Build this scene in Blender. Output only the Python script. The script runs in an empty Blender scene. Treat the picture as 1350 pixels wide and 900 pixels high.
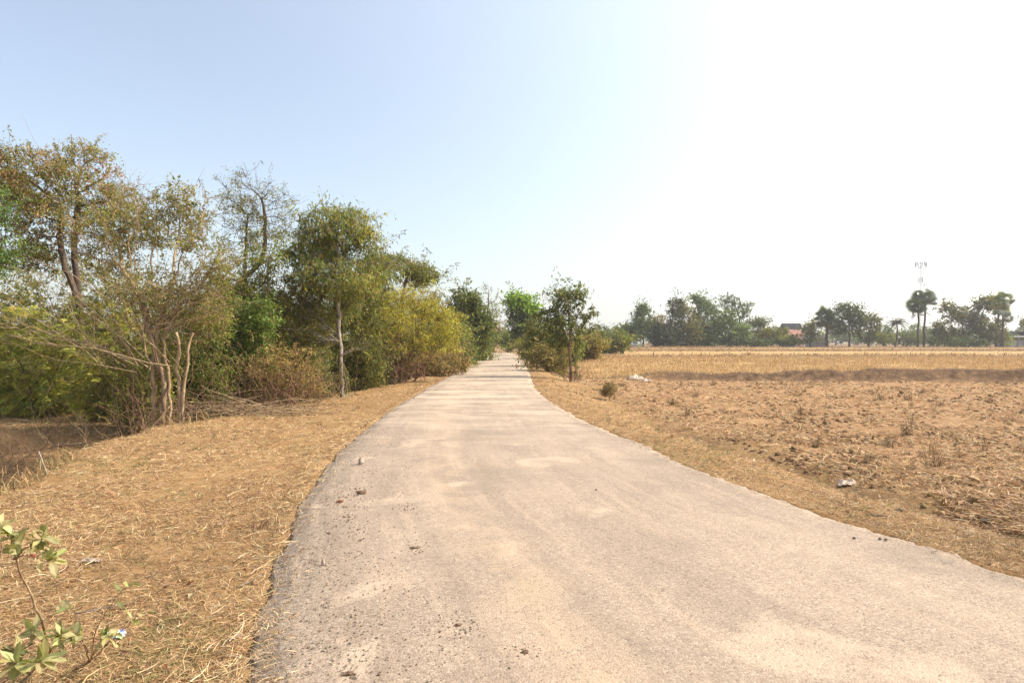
import bpy, math, random
import numpy as np
from mathutils import Vector

SEED = 7
random.seed(SEED)
SC = bpy.context.scene
COL = SC.collection
F = 900.0           # focal length in photo pixels (24 mm on a 36 mm wide frame, 1350 px)
CAMH = 1.6
HZ = 450.0

# ------------------------------------------------------------------ noise
def _h(ix, iy, iz, s):
    n = (ix * 374761393 + iy * 668265263 + iz * 2147483647 + s * 1274126177) & 0xFFFFFFFF
    n = ((n ^ (n >> 13)) * 1274126177) & 0xFFFFFFFF
    n = n ^ (n >> 16)
    return (n & 0xFFFFFF) / float(0xFFFFFF)

def vnoise(x, y, z=0.0, s=0):
    x = np.asarray(x, float); y = np.asarray(y, float); z = np.asarray(z, float) + 0 * x
    ix = np.floor(x).astype(np.int64); iy = np.floor(y).astype(np.int64); iz = np.floor(z).astype(np.int64)
    fx = x - ix; fy = y - iy; fz = z - iz
    fx = fx * fx * (3 - 2 * fx); fy = fy * fy * (3 - 2 * fy); fz = fz * fz * (3 - 2 * fz)
    r = 0
    for dx in (0, 1):
        wx = fx if dx else 1 - fx
        for dy in (0, 1):
            wy = fy if dy else 1 - fy
            for dz in (0, 1):
                wz = fz if dz else 1 - fz
                r = r + wx * wy * wz * _h(ix + dx, iy + dy, iz + dz, s)
    return r * 2 - 1

def fbm(x, y, z=0.0, o=4, s=0):
    r = 0; a = 1.0; t = 0
    for k in range(o):
        r = r + a * vnoise(np.asarray(x) * 2**k, np.asarray(y) * 2**k, np.asarray(z) * 2**k, s + k)
        t += a; a *= 0.5
    return r / t

def sstep(a, b, x):
    t = np.clip((x - a) / (b - a), 0, 1)
    return t * t * (3 - 2 * t)

# ------------------------------------------------------------------ terrain
LY = [-40, -10, 0, 3.2, 4.11, 5.33, 6.86, 9.2, 12.5, 16.9, 23.2, 30, 48, 75, 96, 120, 150, 200, 300]
LX = [12, 3.2, -.25, -1.26, -1.51, -1.80, -2.12, -2.46, -2.72, -2.90, -2.97, -2.93, -2.95, -3.3, -3.73, -5.0, -9, -20, -50]
RY = [-40, -10, 0, 2.5, 4.77, 5.63, 7.27, 9.2, 11.8, 14.7, 19.2, 24, 37.9, 57.6, 80, 96, 120, 150, 200, 300]
RX = [22, 9, 5.2, 4.35, 3.58, 3.22, 2.68, 2.28, 1.82, 1.38, .96, .80, .90, .93, .55, .05, -1.2, -5.2, -16, -46]
_ys = np.arange(-40, 300, 0.25)
def _sm(v):
    for _ in range(6):
        v = np.convolve(np.pad(v, 2, mode='edge'), np.array([1, 2, 3, 2, 1]) / 9.0, mode='valid')
    return v
_lx = _sm(np.interp(_ys, LY, LX)); _rx = _sm(np.interp(_ys, RY, RX))
def XL(y): return np.interp(y, _ys, _lx)
def XR(y): return np.interp(y, _ys, _rx)
BY = [-40, 0, 3, 7.6, 10.1, 12.0, 14.4, 16.5, 20, 28, 38, 60, 300]
BX = [-3, -5.2, -5.3, -5.7, -6.5, -6.8, -6.9, -6.2, -5.6, -4.6, -4.2, -5.5, -60]
_bx = _sm(np.interp(_ys, BY, BX))
def XB(y): return np.interp(y, _ys, _bx)

def road_z(x, y):
    return -1.6 * sstep(94, 135, y) + 0.02 * vnoise(x * .35, y * .25, 3.0, 5)

def masks(x, y):
    xl = XL(y); xr = XR(y); xb = XB(y)
    dl = xl - x; dr = x - xr
    return xl, xr, xb, dl, dr

def BL(x): return 35.4 + .7 * vnoise(x * .12, 0, 0, 51) - .13 * x

def H(x, y, fine=True):
    x = np.asarray(x, float); y = np.asarray(y, float)
    xl, xr, xb, dl, dr = masks(x, y)
    base = road_z(x, y)
    # left verge, bank, ditch and low ground behind
    wob = 0.35 * fbm(x * .6, y * .6, 0, 3, 11)
    db = (xb + wob) - x
    near = 1 - sstep(60, 90, y)
    left = -0.05 + 0.05 * fbm(x * 1.2, y * 1.2, 0, 3, 21)
    left = left - 0.72 * sstep(-.1, .75, db) * near + 0.45 * sstep(1.3 + 3.2 * (1 - sstep(13.3, 15.5, y)), 3.2 + 3.4 * (1 - sstep(13.3, 15.5, y)), db) * near
    # right verge and field
    fs = sstep(.5, 2.4, dr)
    right = -0.03 - 0.28 * fs + 0.04 * fbm(x * 1.3, y * 1.3, 0, 3, 31)
    right = right - 0.12 * np.exp(-((dr - 2.1 - .2 * vnoise(y * .8, 0, 0, 3)) / .42) ** 2) * (1 - sstep(14, 20, y))
    inf = sstep(2.2, 3.2, dr)
    right = right + inf * (0.07 * fbm(x * .9, y * .9, 0, 3, 41))
    bundline = BL(x)
    bx = sstep(4.0, 8.5, x)
    right = right + bx * sstep(bundline + .2, bundline + 1.5, y) * 0.17
    right = right + bx * (0.34 + .30 * sstep(9, 21, x) + .10 * vnoise(x * .8, y * .8, 0, 52)) * np.exp(-(np.abs(y - bundline) / .62) ** 3)
    b2 = 75 + 1.5 * vnoise(x * .06, 1, 0, 53)
    right = right + sstep(2, 6, x) * .30 * np.exp(-((y - b2) / .8) ** 2)
    b3 = 122 + 3 * vnoise(x * .04, 2, 0, 54)
    right = right + sstep(6, 12, x) * (.14 * sstep(b3, b3 + 2, y) + .33 * np.exp(-((y - b3) / 1.1) ** 2))
    b4 = 146 + 2 * vnoise(x * .05, 2, 0, 55)
    right = right + sstep(6, 12, x) * (.1 * sstep(b4, b4 + 2, y) + .45 * np.exp(-((y - b4) / 1.4) ** 2))
    if fine:
        r_ = fbm(x * 5.5, y * 5.5, 0, 3, 61)
        right = right + inf * 0.05 * (1 - sstep(30, 36, y) * .5) * np.maximum(r_, -.2)
        rr = .018 * fbm(x * 7, y * 7, 0, 3, 71)
        left = left + rr; right = right + rr
    m = sstep(-.6, .6, x - .5 * (xl + xr))
    z = np.where(dl > 0, left, np.where(dr > 0, right, -0.09))
    edge = np.where(dl > 0, sstep(0, .35, dl), sstep(0, .35, dr))
    inside = (dl <= 0) & (dr <= 0)
    low = -0.04 + .02 * vnoise(x * 3, y * 3, 0, 77)
    z = np.where(inside, -0.1, low * (1 - edge) + z * edge)
    dip = base * np.where(dl > 0, 1 - sstep(1, 9, dl), np.where(dr > 0, 1 - sstep(1, 9, dr), 1))
    far = sstep(200, 400, np.hypot(x, y))
    return (z + dip) * (1 - far) + far * (-.1)

def Hs(x, y): return float(H(np.array([x]), np.array([y]))[0])

def unproj(px, py, d):
    return ((px - 675) / F * d, d, CAMH - (py - HZ) / F * d)

# ------------------------------------------------------------------ mesh helpers
def fast_mesh(name, V, faces, k, mat, col=None, smooth=False, uv=None):
    V = np.asarray(V, np.float32).reshape(-1, 3); faces = np.asarray(faces, np.int32).reshape(-1, k)
    me = bpy.data.meshes.new(name)
    me.vertices.add(len(V)); me.vertices.foreach_set('co', V.ravel())
    me.loops.add(faces.size); me.loops.foreach_set('vertex_index', faces.ravel())
    me.polygons.add(len(faces))
    me.polygons.foreach_set('loop_start', np.arange(0, faces.size, k, dtype=np.int32))
    me.polygons.foreach_set('use_smooth', np.full(len(faces), smooth, bool))
    if col is not None:
        a = me.color_attributes.new('tint', 'FLOAT_COLOR', 'POINT')
        c = np.ones((len(V), 4), np.float32); c[:, :np.asarray(col).shape[1]] = col
        a.data.foreach_set('color', c.ravel())
    if uv is not None:
        l = me.uv_layers.new(name='UVMap')
        l.data.foreach_set('uv', np.asarray(uv, np.float32)[faces.ravel()].ravel())
    me.materials.append(mat)
    me.update(); me.validate()
    return me

def link(name, me, parent=None, loc=None):
    o = bpy.data.objects.new(name, me); COL.objects.link(o)
    if parent is not None: o.parent = parent
    if loc is not None: o.location = loc
    return o

def tag(o, label=None, cat=None, group=None, kind=None):
    if label: o['label'] = label
    if cat: o['category'] = cat
    if group: o['group'] = group
    if kind: o['kind'] = kind
    return o

def thing(name, label, cat, loc, group=None, rz=0):
    o = bpy.data.objects.new(name, None); COL.objects.link(o)
    o.location = loc; o.rotation_euler = (0, 0, rz); o.empty_display_size = .2
    return tag(o, label, cat, group)

class MB:
    """collects polygons of any size"""
    def __init__(s): s.v = []; s.f = []
    def add(s, v, f):
        b = len(s.v); s.v += [tuple(p) for p in v]; s.f += [tuple(i + b for i in q) for q in f]
    def box(s, c, d, rz=0, taper=1.0, tx=0):
        cx, cy, cz = c; dx, dy, dz = [q / 2 for q in d]
        vs = []
        for z, t in ((-dz, 1), (dz, taper)):
            for x, y in ((-dx, -dy), (dx, -dy), (dx, dy), (-dx, dy)):
                X = x * t; Y = y * t
                vs.append((cx + X * math.cos(rz) - Y * math.sin(rz), cy + X * math.sin(rz) + Y * math.cos(rz), cz + z))
        s.add(vs, [(0, 3, 2, 1), (4, 5, 6, 7), (0, 1, 5, 4), (1, 2, 6, 5), (2, 3, 7, 6), (3, 0, 4, 7)])
    def tube(s, pts, rad, k=6):
        V, Fq = tube_arrays(np.array(pts, float), np.array(rad, float) * np.ones(len(pts)), k)
        s.add([tuple(v) for v in V], [tuple(int(i) for i in q) for q in Fq])
        n = len(V)
        b = len(s.v) - n
        s.f.append(tuple(b + i for i in range(k))[::-1]); s.f.append(tuple(b + n - k + i for i in range(k)))
    def build(s, name, mat, parent=None, loc=None, bevel=0, smooth=False):
        me = bpy.data.meshes.new(name); me.from_pydata(s.v, [], s.f); me.materials.append(mat)
        if smooth:
            for p in me.polygons: p.use_smooth = True
        me.update()
        o = link(name, me, parent, loc)
        if bevel:
            m = o.modifiers.new('bev', 'BEVEL'); m.width = bevel; m.segments = 2; m.limit_method = 'ANGLE'
        return o

def frames(T):
    T = T / (np.linalg.norm(T, axis=-1, keepdims=True) + 1e-9)
    up = np.where(np.abs(T[..., 2:3]) > .9, np.array([1., 0, 0]), np.array([0, 0, 1.]))
    A = np.cross(T, up); A /= (np.linalg.norm(A, axis=-1, keepdims=True) + 1e-9)
    B = np.cross(T, A)
    return T, A, B

def tube_arrays(P, R, k=5):
    n = len(P)
    T = np.gradient(P, axis=0)
    T /= np.linalg.norm(T, axis=1, keepdims=True) + 1e-9
    A = np.zeros_like(T)
    a = np.cross(T[0], [0.3, 1, .2]); 
    if np.linalg.norm(a) < .1: a = np.cross(T[0], [1, 0, 0])
    for i in range(n):
        a = a - T[i] * np.dot(a, T[i]); a = a / (np.linalg.norm(a) + 1e-9); A[i] = a
    B = np.cross(T, A)
    th = np.arange(k) * 2 * np.pi / k
    V = P[:, None] + R[:, None, None] * (np.cos(th)[None, :, None] * A[:, None] + np.sin(th)[None, :, None] * B[:, None])
    i = np.arange(n - 1)[:, None] * k; j = np.arange(k)[None]; j2 = (j + 1) % k
    Fq = np.stack([i + j, i + j2, i + k + j2, i + k + j], -1).reshape(-1, 4)
    return V.reshape(-1, 3), Fq

def many_tubes(P, R, k=3):
    """P (N,m,3), R (N,m): N tubes at once"""
    N, m, _ = P.shape
    T = np.gradient(P, axis=1)
    T, A, B = frames(T)
    th = np.arange(k) * 2 * np.pi / k
    V = P[:, :, None] + R[:, :, None, None] * (np.cos(th)[None, None, :, None] * A[:, :, None] + np.sin(th)[None, None, :, None] * B[:, :, None])
    b = (np.arange(N) * m * k)[:, None, None]
    i = (np.arange(m - 1) * k)[None, :, None]; j = np.arange(k)[None, None]; j2 = (j + 1) % k
    Fq = np.stack([b + i + j, b + i + j2, b + i + k + j2, b + i + k + j], -1).reshape(-1, 4)
    return V.reshape(-1, 3), Fq

def leaves(pos, d, nrm, L, W, tint, curl=0.0):
    """one folded quad per leaf: pos base, d direction, nrm rough normal"""
    d = d / (np.linalg.norm(d, axis=1, keepdims=True) + 1e-9)
    s = np.cross(d, nrm); s /= np.linalg.norm(s, axis=1, keepdims=True) + 1e-9
    n = np.cross(s, d)
    L = np.broadcast_to(L, len(pos))[:, None]; W = np.broadcast_to(W, len(pos))[:, None]
    a = pos; b = pos + d * L * .45 + s * W * .5 + n * W * .12
    c = pos + d * L - n * L * curl; e = pos + d * L * .45 - s * W * .5 + n * W * .12
    V = np.stack([a, b, c, e], 1).reshape(-1, 3)
    Fq = np.arange(len(V)).reshape(-1, 4)
    return V, Fq, np.repeat(tint, 4, axis=0)

# ------------------------------------------------------------------ materials
def newmat(name):
    m = bpy.data.materials.new(name); m.use_nodes = True
    nt = m.node_tree; nt.nodes.clear()
    return m, nt
def N(nt, t, **kw):
    n = nt.nodes.new(t)
    for k, v in kw.items():
        if k == 'inp':
            for a, b in v.items():
                n.inputs[a].default_value = b
        else: setattr(n, k, v)
    return n
def ramp(nt, stops, src=None):
    r = nt.nodes.new('ShaderNodeValToRGB')
    e = r.color_ramp.elements
    while len(e) < len(stops): e.new(.5)
    for q, (p, c) in zip(e, stops):
        q.position = p; q.color = (c[0], c[1], c[2], 1) if hasattr(c, '__len__') else (c, c, c, 1)
    if src is not None: nt.links.new(src, r.inputs[0])
    return r.outputs[0]
def mix(nt, fac, a, b, mode='MIX'):
    m = nt.nodes.new('ShaderNodeMix'); m.data_type = 'RGBA'; m.blend_type = mode
    for sock, v in ((m.inputs[0], fac), (m.inputs[6], a), (m.inputs[7], b)):
        if isinstance(v, bpy.types.NodeSocket): nt.links.new(v, sock)
        elif hasattr(v, '__len__'): sock.default_value = (v[0], v[1], v[2], 1)
        else: sock.default_value = v
    return m.outputs[2]
def math_(nt, op, a, b=None, clamp=False):
    m = nt.nodes.new('ShaderNodeMath'); m.operation = op; m.use_clamp = clamp
    for s, v in ((m.inputs[0], a), (m.inputs[1], b)):
        if v is None: continue
        if isinstance(v, bpy.types.NodeSocket): nt.links.new(v, s)
        else: s.default_value = v
    return m.outputs[0]
def noise(nt, vec, scale, detail=4, rough=.55, dist=0.0):
    n = N(nt, 'ShaderNodeTexNoise', inp={'Scale': scale, 'Detail': detail, 'Roughness': rough, 'Distortion': dist})
    nt.links.new(vec, n.inputs['Vector']); return n.outputs['Fac']
def finish(nt, col, rough=.9, bump=None, bs=.5, bd=.01, spec=.2):
    p = N(nt, 'ShaderNodeBsdfPrincipled'); o = N(nt, 'ShaderNodeOutputMaterial')
    if isinstance(col, bpy.types.NodeSocket): nt.links.new(col, p.inputs['Base Color'])
    else: p.inputs['Base Color'].default_value = (*col, 1)
    if isinstance(rough, bpy.types.NodeSocket): nt.links.new(rough, p.inputs['Roughness'])
    else: p.inputs['Roughness'].default_value = rough
    p.inputs['Specular IOR Level'].default_value = spec
    if bump is not None:
        b = N(nt, 'ShaderNodeBump', inp={'Strength': bs, 'Distance': bd}); nt.links.new(bump, b.inputs['Height'])
        nt.links.new(b.outputs[0], p.inputs['Normal'])
    nt.links.new(p.outputs[0], o.inputs[0])
    return p

def leaf_mat(name, trans=.3):
    m, nt = newmat(name)
    a = N(nt, 'ShaderNodeAttribute', attribute_name='tint')
    p = N(nt, 'ShaderNodeBsdfPrincipled', inp={'Roughness': .5, 'Specular IOR Level': .28})
    t = N(nt, 'ShaderNodeBsdfTranslucent'); s = N(nt, 'ShaderNodeMixShader', inp={'Fac': trans}); o = N(nt, 'ShaderNodeOutputMaterial')
    warm = mix(nt, .6, a.outputs['Color'], (1.3, 1.5, .35), 'MULTIPLY')
    nt.links.new(a.outputs['Color'], p.inputs['Base Color']); nt.links.new(warm, t.inputs['Color'])
    nt.links.new(p.outputs[0], s.inputs[1]); nt.links.new(t.outputs[0], s.inputs[2]); nt.links.new(s.outputs[0], o.inputs[0])
    return m
def straw_mat(name):
    m, nt = newmat(name)
    a = N(nt, 'ShaderNodeAttribute', attribute_name='tint')
    p = N(nt, 'ShaderNodeBsdfPrincipled', inp={'Roughness': .65, 'Specular IOR Level': .2})
    t = N(nt, 'ShaderNodeBsdfTranslucent'); s = N(nt, 'ShaderNodeMixShader', inp={'Fac': .2}); o = N(nt, 'ShaderNodeOutputMaterial')
    nt.links.new(a.outputs['Color'], p.inputs['Base Color']); nt.links.new(a.outputs['Color'], t.inputs['Color'])
    nt.links.new(p.outputs[0], s.inputs[1]); nt.links.new(t.outputs[0], s.inputs[2]); nt.links.new(s.outputs[0], o.inputs[0])
    return m
def bark_mat(name, c1, c2, c3, sc=9):
    m, nt = newmat(name)
    tc = N(nt, 'ShaderNodeTexCoord').outputs['Object']
    mp = N(nt, 'ShaderNodeMapping', inp={'Scale': (1, 1, .35)}); nt.links.new(tc, mp.inputs[0])
    n1 = noise(nt, mp.outputs[0], sc, 5, .65, .4); n2 = noise(nt, mp.outputs[0], sc * 4, 3, .6)
    c = ramp(nt, [(.35, c1), (.52, c2), (.68, c3)], n1)
    c = mix(nt, .5, c, ramp(nt, [(.3, .55), (.7, 1.2)], n2), 'MULTIPLY')
    finish(nt, c, .9, n2, .6, .01, .15)
    return m
def plain(name, c, rough=.6, var=.25, sc=3, metal=0, spec=.3):
    m, nt = newmat(name)
    tc = N(nt, 'ShaderNodeTexCoord').outputs['Object']
    n1 = noise(nt, tc, sc, 4, .6)
    k = ramp(nt, [(.3, 1 - var), (.7, 1 + var)], n1)
    p = finish(nt, mix(nt, 1, c, k, 'MULTIPLY'), rough, n1, .2, .01, spec)
    p.inputs['Metallic'].default_value = metal
    return m

LEAF = leaf_mat('leaf', .38); STRAW = straw_mat('straw')
BARK_DARK = bark_mat('bark_dark', (.05, .035, .025), (.10, .07, .05), (.17, .13, .09))
BARK_BROWN = bark_mat('bark_brown', (.10, .06, .035), (.2, .13, .08), (.34, .25, .16))
BARK_PALE = bark_mat('bark_pale', (.09, .07, .05), (.27, .22, .165), (.46, .40, .32), 12)
TWIG = bark_mat('dead_twig', (.20, .12, .07), (.33, .23, .13), (.48, .37, .22), 14)
TWIG_RED = bark_mat('dead_twig_reddish', (.12, .055, .035), (.2, .11, .07), (.32, .21, .14), 14)

# ---- ground material
def ground_material():
    m, nt = newmat('ground')
    g = N(nt, 'ShaderNodeNewGeometry').outputs['Position']
    a = N(nt, 'ShaderNodeAttribute', attribute_name='tint')
    sep = N(nt, 'ShaderNodeSeparateColor'); nt.links.new(a.outputs['Color'], sep.inputs[0])
    FIELD, DITCH, BUND = sep.outputs[0], sep.outputs[1], sep.outputs[2]
    nb = noise(nt, g, .5, 5, .6); nm = noise(nt, g, 3.0, 5, .65, .3); nf = noise(nt, g, 22, 5, .7, .5); nv = noise(nt, g, 90, 3, .7)
    st = N(nt, 'ShaderNodeMapping', inp={'Scale': (1, 3.5, 1), 'Rotation': (0, 0, .5)}); nt.links.new(g, st.inputs[0])
    ns = noise(nt, st.outputs[0], 30, 4, .7, 1.5)
    st2 = N(nt, 'ShaderNodeMapping', inp={'Scale': (4, 1, 1), 'Rotation': (0, 0, -.35)}); nt.links.new(g, st2.inputs[0])
    ns2 = noise(nt, st2.outputs[0], 25, 4, .7, 1.5)
    verge = ramp(nt, [(.3, (.17, .088, .036)), (.46, (.28, .165, .072)), (.6, (.38, .245, .118)), (.78, (.48, .35, .19))],
                 math_(nt, 'ADD', math_(nt, 'MULTIPLY', ns, .5), math_(nt, 'MULTIPLY', nm, .5)))
    verge = mix(nt, ramp(nt, [(.42, 0), (.62, .6)], nb), verge, (.27, .155, .07))
    fld = ramp(nt, [(.33, (.16, .085, .04)), (.47, (.29, .165, .08)), (.58, (.39, .25, .125)), (.72, (.52, .37, .22))],
               math_(nt, 'ADD', math_(nt, 'MULTIPLY', ns2, .55), math_(nt, 'MULTIPLY', nm, .45)))
    fld = mix(nt, ramp(nt, [(.4, 0), (.65, .45)], nb), fld, (.31, .18, .09))
    gold = ramp(nt, [(.3, (.24, .13, .05)), (.5, (.38, .24, .10)), (.7, (.48, .33, .15))], math_(nt, 'ADD', math_(nt, 'MULTIPLY', nf, .5), math_(nt, 'MULTIPLY', nm, .5)))
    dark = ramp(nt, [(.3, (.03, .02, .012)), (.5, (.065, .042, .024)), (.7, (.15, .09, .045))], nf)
    bund = ramp(nt, [(.36, (.055, .033, .022)), (.5, (.12, .072, .043)), (.64, (.27, .165, .085))], math_(nt, 'ADD', math_(nt, 'MULTIPLY', nf, .5), math_(nt, 'MULTIPLY', nm, .5)))
    c = mix(nt, FIELD, verge, fld)
    al = a.outputs['Alpha']
    c = mix(nt, math_(nt, 'SUBTRACT', 1.0, al), c, gold)
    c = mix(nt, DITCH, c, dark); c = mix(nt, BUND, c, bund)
    c = mix(nt, .6, c, ramp(nt, [(.3, .68), (.7, 1.25)], nv), 'MULTIPLY')
    hgt = math_(nt, 'ADD', math_(nt, 'MULTIPLY', nf, .8), math_(nt, 'MULTIPLY', nv, .3))
    finish(nt, c, .95, hgt, .9, .035, .1)
    return m

def road_material():
    m, nt = newmat('dusty_asphalt')
    g = N(nt, 'ShaderNodeNewGeometry').outputs['Position']
    uv = N(nt, 'ShaderNodeUVMap', uv_map='UVMap').outputs[0]
    su = N(nt, 'ShaderNodeSeparateXYZ'); nt.links.new(uv, su.inputs[0]); U = su.outputs[0]; V_ = su.outputs[1]
    nb = noise(nt, g, .45, 4, .6, .5); nm = noise(nt, g, 1.8, 5, .62, .6); nf = noise(nt, g, 14, 4, .6)
    vo = N(nt, 'ShaderNodeTexVoronoi', inp={'Scale': 75.0}); nt.links.new(g, vo.inputs['Vector'])
    vs = N(nt, 'ShaderNodeSeparateColor'); nt.links.new(vo.outputs['Color'], vs.inputs[0])
    sp = noise(nt, g, 170, 2, .7)
    # bitumen with light aggregate, overlaid by pale tan dust
    stone = ramp(nt, [(.0, (.09, .075, .06)), (.35, (.18, .15, .12)), (.75, (.265, .225, .175)), (1, (.44, .385, .31))], vs.outputs[0])
    dustc = mix(nt, nm, (.33, .238, .165), (.375, .272, .19))
    tan = (.43, .312, .205)
    col = mix(nt, .62, stone, dustc)
    # long tracks: position across the road
    def track(c, w):
        d = math_(nt, 'ABSOLUTE', math_(nt, 'SUBTRACT', math_(nt, 'ADD', U, math_(nt, 'MULTIPLY', math_(nt, 'SUBTRACT', nb, .5), .16)), c))
        return math_(nt, 'SUBTRACT', 1.0, math_(nt, 'DIVIDE', d, w), True)
    t1 = math_(nt, 'MULTIPLY', math_(nt, 'POWER', track(.31, .085), .8), ramp(nt, [(.38, 0), (.66, 1)], nm))
    t2 = math_(nt, 'MULTIPLY', track(.80, .12), ramp(nt, [(.42, 0), (.68, .5)], nm))
    t3 = math_(nt, 'MULTIPLY', track(.20, .07), ramp(nt, [(.44, 0), (.62, .45)], nm))
    col = mix(nt, math_(nt, 'MULTIPLY', t1, .75), col, tan)
    col = mix(nt, math_(nt, 'MULTIPLY', math_(nt, 'MAXIMUM', t2, t3), .8), col, (.43, .335, .235))
    # thin darker seam between the two paving passes
    seam = math_(nt, 'SUBTRACT', 1.0, math_(nt, 'DIVIDE', math_(nt, 'ABSOLUTE', math_(nt, 'SUBTRACT', math_(nt, 'ADD', U, math_(nt, 'MULTIPLY', nm, .006)), .497)), .0045), True)
    col = mix(nt, math_(nt, 'MULTIPLY', seam, ramp(nt, [(.4, .08), (.6, .42)], nb)), col, (.19, .145, .11))
    lz = math_(nt, 'SUBTRACT', 1.0, math_(nt, 'DIVIDE', math_(nt, 'ADD', U, math_(nt, 'MULTIPLY', math_(nt, 'SUBTRACT', nm, .5), .3)), .34), True)
    col = mix(nt, math_(nt, 'MULTIPLY', lz, .7), col, mix(nt, .55, stone, (.29, .20, .135)))
    # bare edge of the surfacing on the left
    el = math_(nt, 'SUBTRACT', 1.0, math_(nt, 'DIVIDE', math_(nt, 'ADD', U, math_(nt, 'MULTIPLY', math_(nt, 'SUBTRACT', nm, .5), .09)), .085), True)
    col = mix(nt, math_(nt, 'MULTIPLY', el, .65), col, mix(nt, .5, stone, (.19, .145, .11)))
    # streaks dragged along by wheels
    um = N(nt, 'ShaderNodeMapping', inp={'Scale': (13, 3.2, 1)}); nt.links.new(uv, um.inputs[0])
    us = noise(nt, um.outputs[0], 1.0, 5, .62, .5)
    col = mix(nt, .9, col, ramp(nt, [(.32, .84), (.5, 1.0), (.68, 1.13)], us), 'MULTIPLY')
    um2 = N(nt, 'ShaderNodeMapping', inp={'Scale': (42, 5, 1)}); nt.links.new(uv, um2.inputs[0])
    us2 = noise(nt, um2.outputs[0], 1.0, 4, .6, .3)
    col = mix(nt, ramp(nt, [(.54, 0), (.66, .45)], us2), col, (.41, .30, .21))
    # pale worn patches
    col = mix(nt, ramp(nt, [(.59, 0), (.66, .7)], noise(nt, g, .9, 4, .55, .8)), col, (.44, .335, .24))
    col = mix(nt, ramp(nt, [(.34, .55), (.46, 0)], noise(nt, g, .7, 4, .6, .3)), col, (.22, .17, .125))
    mpx = N(nt, 'ShaderNodeMapping', inp={'Scale': (.35, 1.6, 1)}); nt.links.new(g, mpx.inputs[0])
    fs_ = N(nt, 'ShaderNodeSeparateXYZ'); nt.links.new(g, fs_.inputs[0])
    farm = math_(nt, 'DIVIDE', math_(nt, 'SUBTRACT', fs_.outputs[1], 9.0), 12.0, True)
    col = mix(nt, math_(nt, 'MULTIPLY', farm, ramp(nt, [(.50, 0), (.58, .75)], noise(nt, mpx.outputs[0], 1.0, 4, .65, .6))), col, (.50, .40, .29))
    cr = N(nt, 'ShaderNodeTexVoronoi', inp={'Scale': 1.1}, feature='DISTANCE_TO_EDGE'); cw = N(nt, 'ShaderNodeVectorMath', operation='ADD'); nt.links.new(g, cw.inputs[0])
    cn = N(nt, 'ShaderNodeTexNoise', inp={'Scale': 2.5, 'Detail': 5.0}); nt.links.new(g, cn.inputs['Vector']); nt.links.new(cn.outputs['Color'], cw.inputs[1]); nt.links.new(cw.outputs[0], cr.inputs['Vector'])
    crk = math_(nt, 'MULTIPLY', ramp(nt, [(0, 1), (.006, 0)], cr.outputs['Distance']), ramp(nt, [(.5, 0), (.6, .6)], nb))
    col = mix(nt, crk, col, (.12, .09, .07))
    col = mix(nt, .85, col, ramp(nt, [(.25, .62), (.5, 1.0), (.75, 1.22)], sp), 'MULTIPLY')
    col = mix(nt, .5, col, ramp(nt, [(.02, .35), (.12, 1.0), (.9, 1.0), (.97, 1.3)], vs.outputs[1]), 'MULTIPLY')
    hgt = math_(nt, 'ADD', math_(nt, 'MULTIPLY', vo.outputs['Distance'], -1.0), math_(nt, 'MULTIPLY', sp, .8))
    finish(nt, col, .9, hgt, .55, .006, .25)
    return m

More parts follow.
